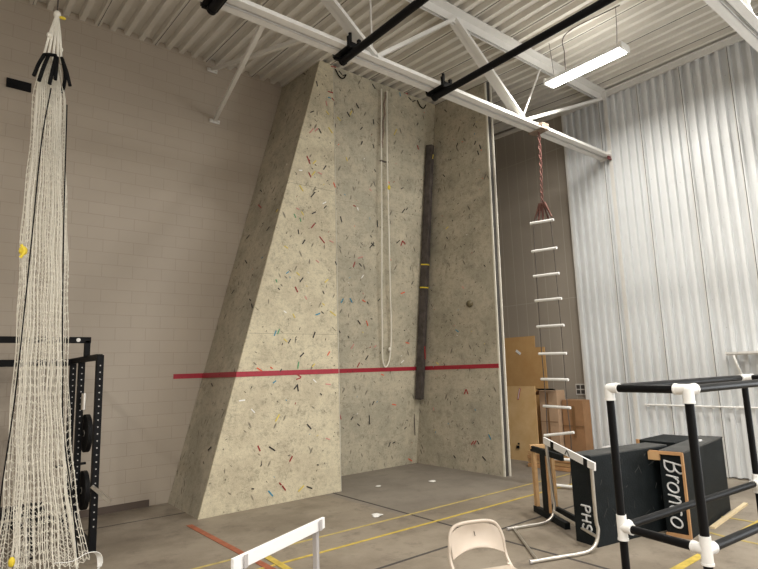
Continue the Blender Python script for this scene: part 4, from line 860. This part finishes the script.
h2 = thing('hurdle', 'hurdle with a plain white top bar on grey legs, nearest the camera', 'hurdle', (1.9, 3.35, 0))
a = Vector((1.44, 3.13, .70)); b = Vector((2.27, 3.50, .70)); q = (b-a).normalized(); side = Vector((q.y, -q.x, 0))
MB().bar(a-q*.02, b+q*.02, .022, .075, (0, 0, 1), .004).build('top_bar', 'foam', h2)
for s, ex in ((.07, 0), ((b-a).length-.05, 0)):
    c0 = a+q*s-side*.022
    MB().box((c0.x, c0.y, .37), (.034, .034, .66), Matrix.Rotation(math.atan2(q.y, q.x), 3, 'Z'), .003).build('leg', 'alu', h2)
    MB().box(c0+side*.045+Vector((0, 0, 0)), (.03, .006, .07), Matrix.Rotation(math.atan2(q.y, q.x), 3, 'Z')).build('bracket', 'alu', h2)
    MB().bar(Vector((c0.x, c0.y, .02))-side*.02, Vector((c0.x, c0.y, .02))-side*.6, .034, .034).build('foot', 'alu', h2)

# ================================================================ FOLDING CHAIR
f2 = Vector((.633, .774, 0)); r2 = Vector((.774, -.633, 0)); A_ = R(18)
lr = r2*math.cos(A_)+f2*math.sin(A_); fr = -f2*math.cos(A_)+r2*math.sin(A_)   # chair right-hand axis seen from the camera, and its front
CC = Vector((2.986, 2.719, 0)); U = Vector((0, 0, 1))
ch = thing('folding_chair', 'beige metal folding chair, only its curved backrest in view at the bottom edge', 'chair', CC+fr*.2)
def cp(u, v, z): return CC+lr*u+fr*v+U*z           # v: forward
def back(u, z): return cp(u, (.72-z)*.28, z)
tube = [cp(-.205, .46, .02), cp(-.205, .30, .30), back(-.205, .48), back(-.20, .60), back(-.175, .675), back(-.12, .708), back(0, .716), back(.12, .708), back(.175, .675), back(.20, .60), back(.205, .48), cp(.205, .30, .30), cp(.205, .46, .02)]
MB().tube(bez(tube, 7), .0115, 12).build('front_frame', 'chair', ch, True)
for s in (-1, 1): MB().tube([cp(s*.185, .12, .46), cp(s*.185, .02, .2), cp(s*.185, -.10, .02)], .0105, 10).build('rear_leg', 'chair', ch, True)
bmk = bmesh.new(); nu, nv = 24, 10; gr = []
for i in range(nu+1):
    s = -1+2*i/nu; x_ = s*.19; top = .703-.055*abs(s)**3.2; bot = .565-.045*s*s+0; row = []
    for k in range(nv+1):
        z = bot+(top-bot)*k/nv; dep = -.026*(1-s*s)*math.sin(math.pi*min(1, (k/nv)*.9+.1))
        row.append(bmk.verts.new(back(x_, z)+fr*(dep)))
    gr.append(row)
for i in range(nu):
    for k in range(nv): bmk.faces.new((gr[i][k], gr[i+1][k], gr[i+1][k+1], gr[i][k+1]))
g = bmesh.ops.extrude_face_region(bmk, geom=list(bmk.faces)); bmesh.ops.translate(bmk, vec=fr*.004, verts=[v for v in g['geom'] if isinstance(v, bmesh.types.BMVert)])
mbk = MB(); mbk.bm.free(); mbk.bm = bmk; bk = mbk.build('backrest', 'chair', ch, True)
MB().tube([back(x_/100, .56-.045*(x_/19)**2)+fr*.004-fr*.012*(1-(x_/19)**2) for x_ in range(-19, 20, 2)], .005, 8).build('rolled_edge', 'chair', bk, True)
MB().bar(back(0, .655)-fr*.015, back(.003, .625)-fr*.015, .003, .004, (1, 0, 0)).build('scratch', 'rope_grey', bk)
MB().box(CC+fr*.30+U*.44, (.40, .38, .02), Matrix((lr, -fr, U)).transposed(), .008).build('seat', 'chair', ch)
MB().cyl(cp(-.185, -.03, .12), cp(.185, -.03, .12), .008, 10).build('stretcher', 'chair', ch, True)

# ================================================================ BLACK PIPE FRAME
pf = thing('pipe_frame', 'black plastic pipe frame with white corner fittings, right foreground', 'frame', (4.2, 1.5, 0))
Q1 = Vector((3.324, 1.833, 0)); Q2 = Vector((3.222, 1.327, 0)); Q3 = Vector((5.172, 1.69, 0)); Q4 = Q2+Q3-Q1
ZL, ZU, ZB = .78, 1.60, .06
r = .0235; rf = .029
for Qx in (Q1, Q2, Q3, Q4):
    MB().cyl(Qx+U*0, Qx+U*ZU, r, 20).build('post', 'pvc_black', pf, True)
for z, nm in ((ZU, 'top_rail'), (ZL, 'middle_rail'), (ZB+.03, 'bottom_rail')):
    for a, b in ((Q1, Q2), (Q1, Q3), (Q2, Q4), (Q3, Q4)):
        MB().cyl(a+U*z, b+U*z, r, 20).build(nm, 'pvc_black', pf, True)
for Qx, nb in ((Q1, (Q2, Q3)), (Q2, (Q1, Q4)), (Q3, (Q1, Q4)), (Q4, (Q2, Q3))):
    for z in (ZU, ZL, ZB+.03):
        m = MB(); top = z > 1.5
        m.cyl(Qx+U*(z-.07), Qx+U*(z+(.0 if top else .07)), rf, 22)
        m.ball(Qx+U*z, rf*1.0)
        for o_ in nb:
            dd = (o_-Qx).normalized(); m.cyl(Qx+U*z, Qx+U*z+dd*.07, rf, 22); m.cyl(Qx+U*z+dd*.062, Qx+U*z+dd*.073, rf*1.1, 22)
        m.cyl(Qx+U*(z-.074), Qx+U*(z-.063), rf*1.1, 22)
        m.build('corner_fitting', 'pvc_white', pf, True)

# ================================================================ LITTER
for (x, y, s, lab) in ((4.42, 5.59, .075, 'crumpled white paper scrap on the floor, the nearest of the three'), (6.31, 6.55, .06, 'white paper scrap on the floor near the recess corner'), (5.50, 6.90, .045, 'tiny pale paper scrap on the floor in front of the recessed bay')):
    m = MB(); m.ball((x, y, .012), s, (1, .75, .16), 2); rr = random.Random(int(x*10))
    for v in m.bm.verts: v.co += Vector((rr.uniform(-1, 1), rr.uniform(-1, 1), rr.uniform(-.1, .15)))*s*.28
    for v in m.bm.verts: v.co.z = max(v.co.z, .001)
    tag(m.build('paper_scrap', 'paper'), lab, 'paper', 'paper scraps on the floor')
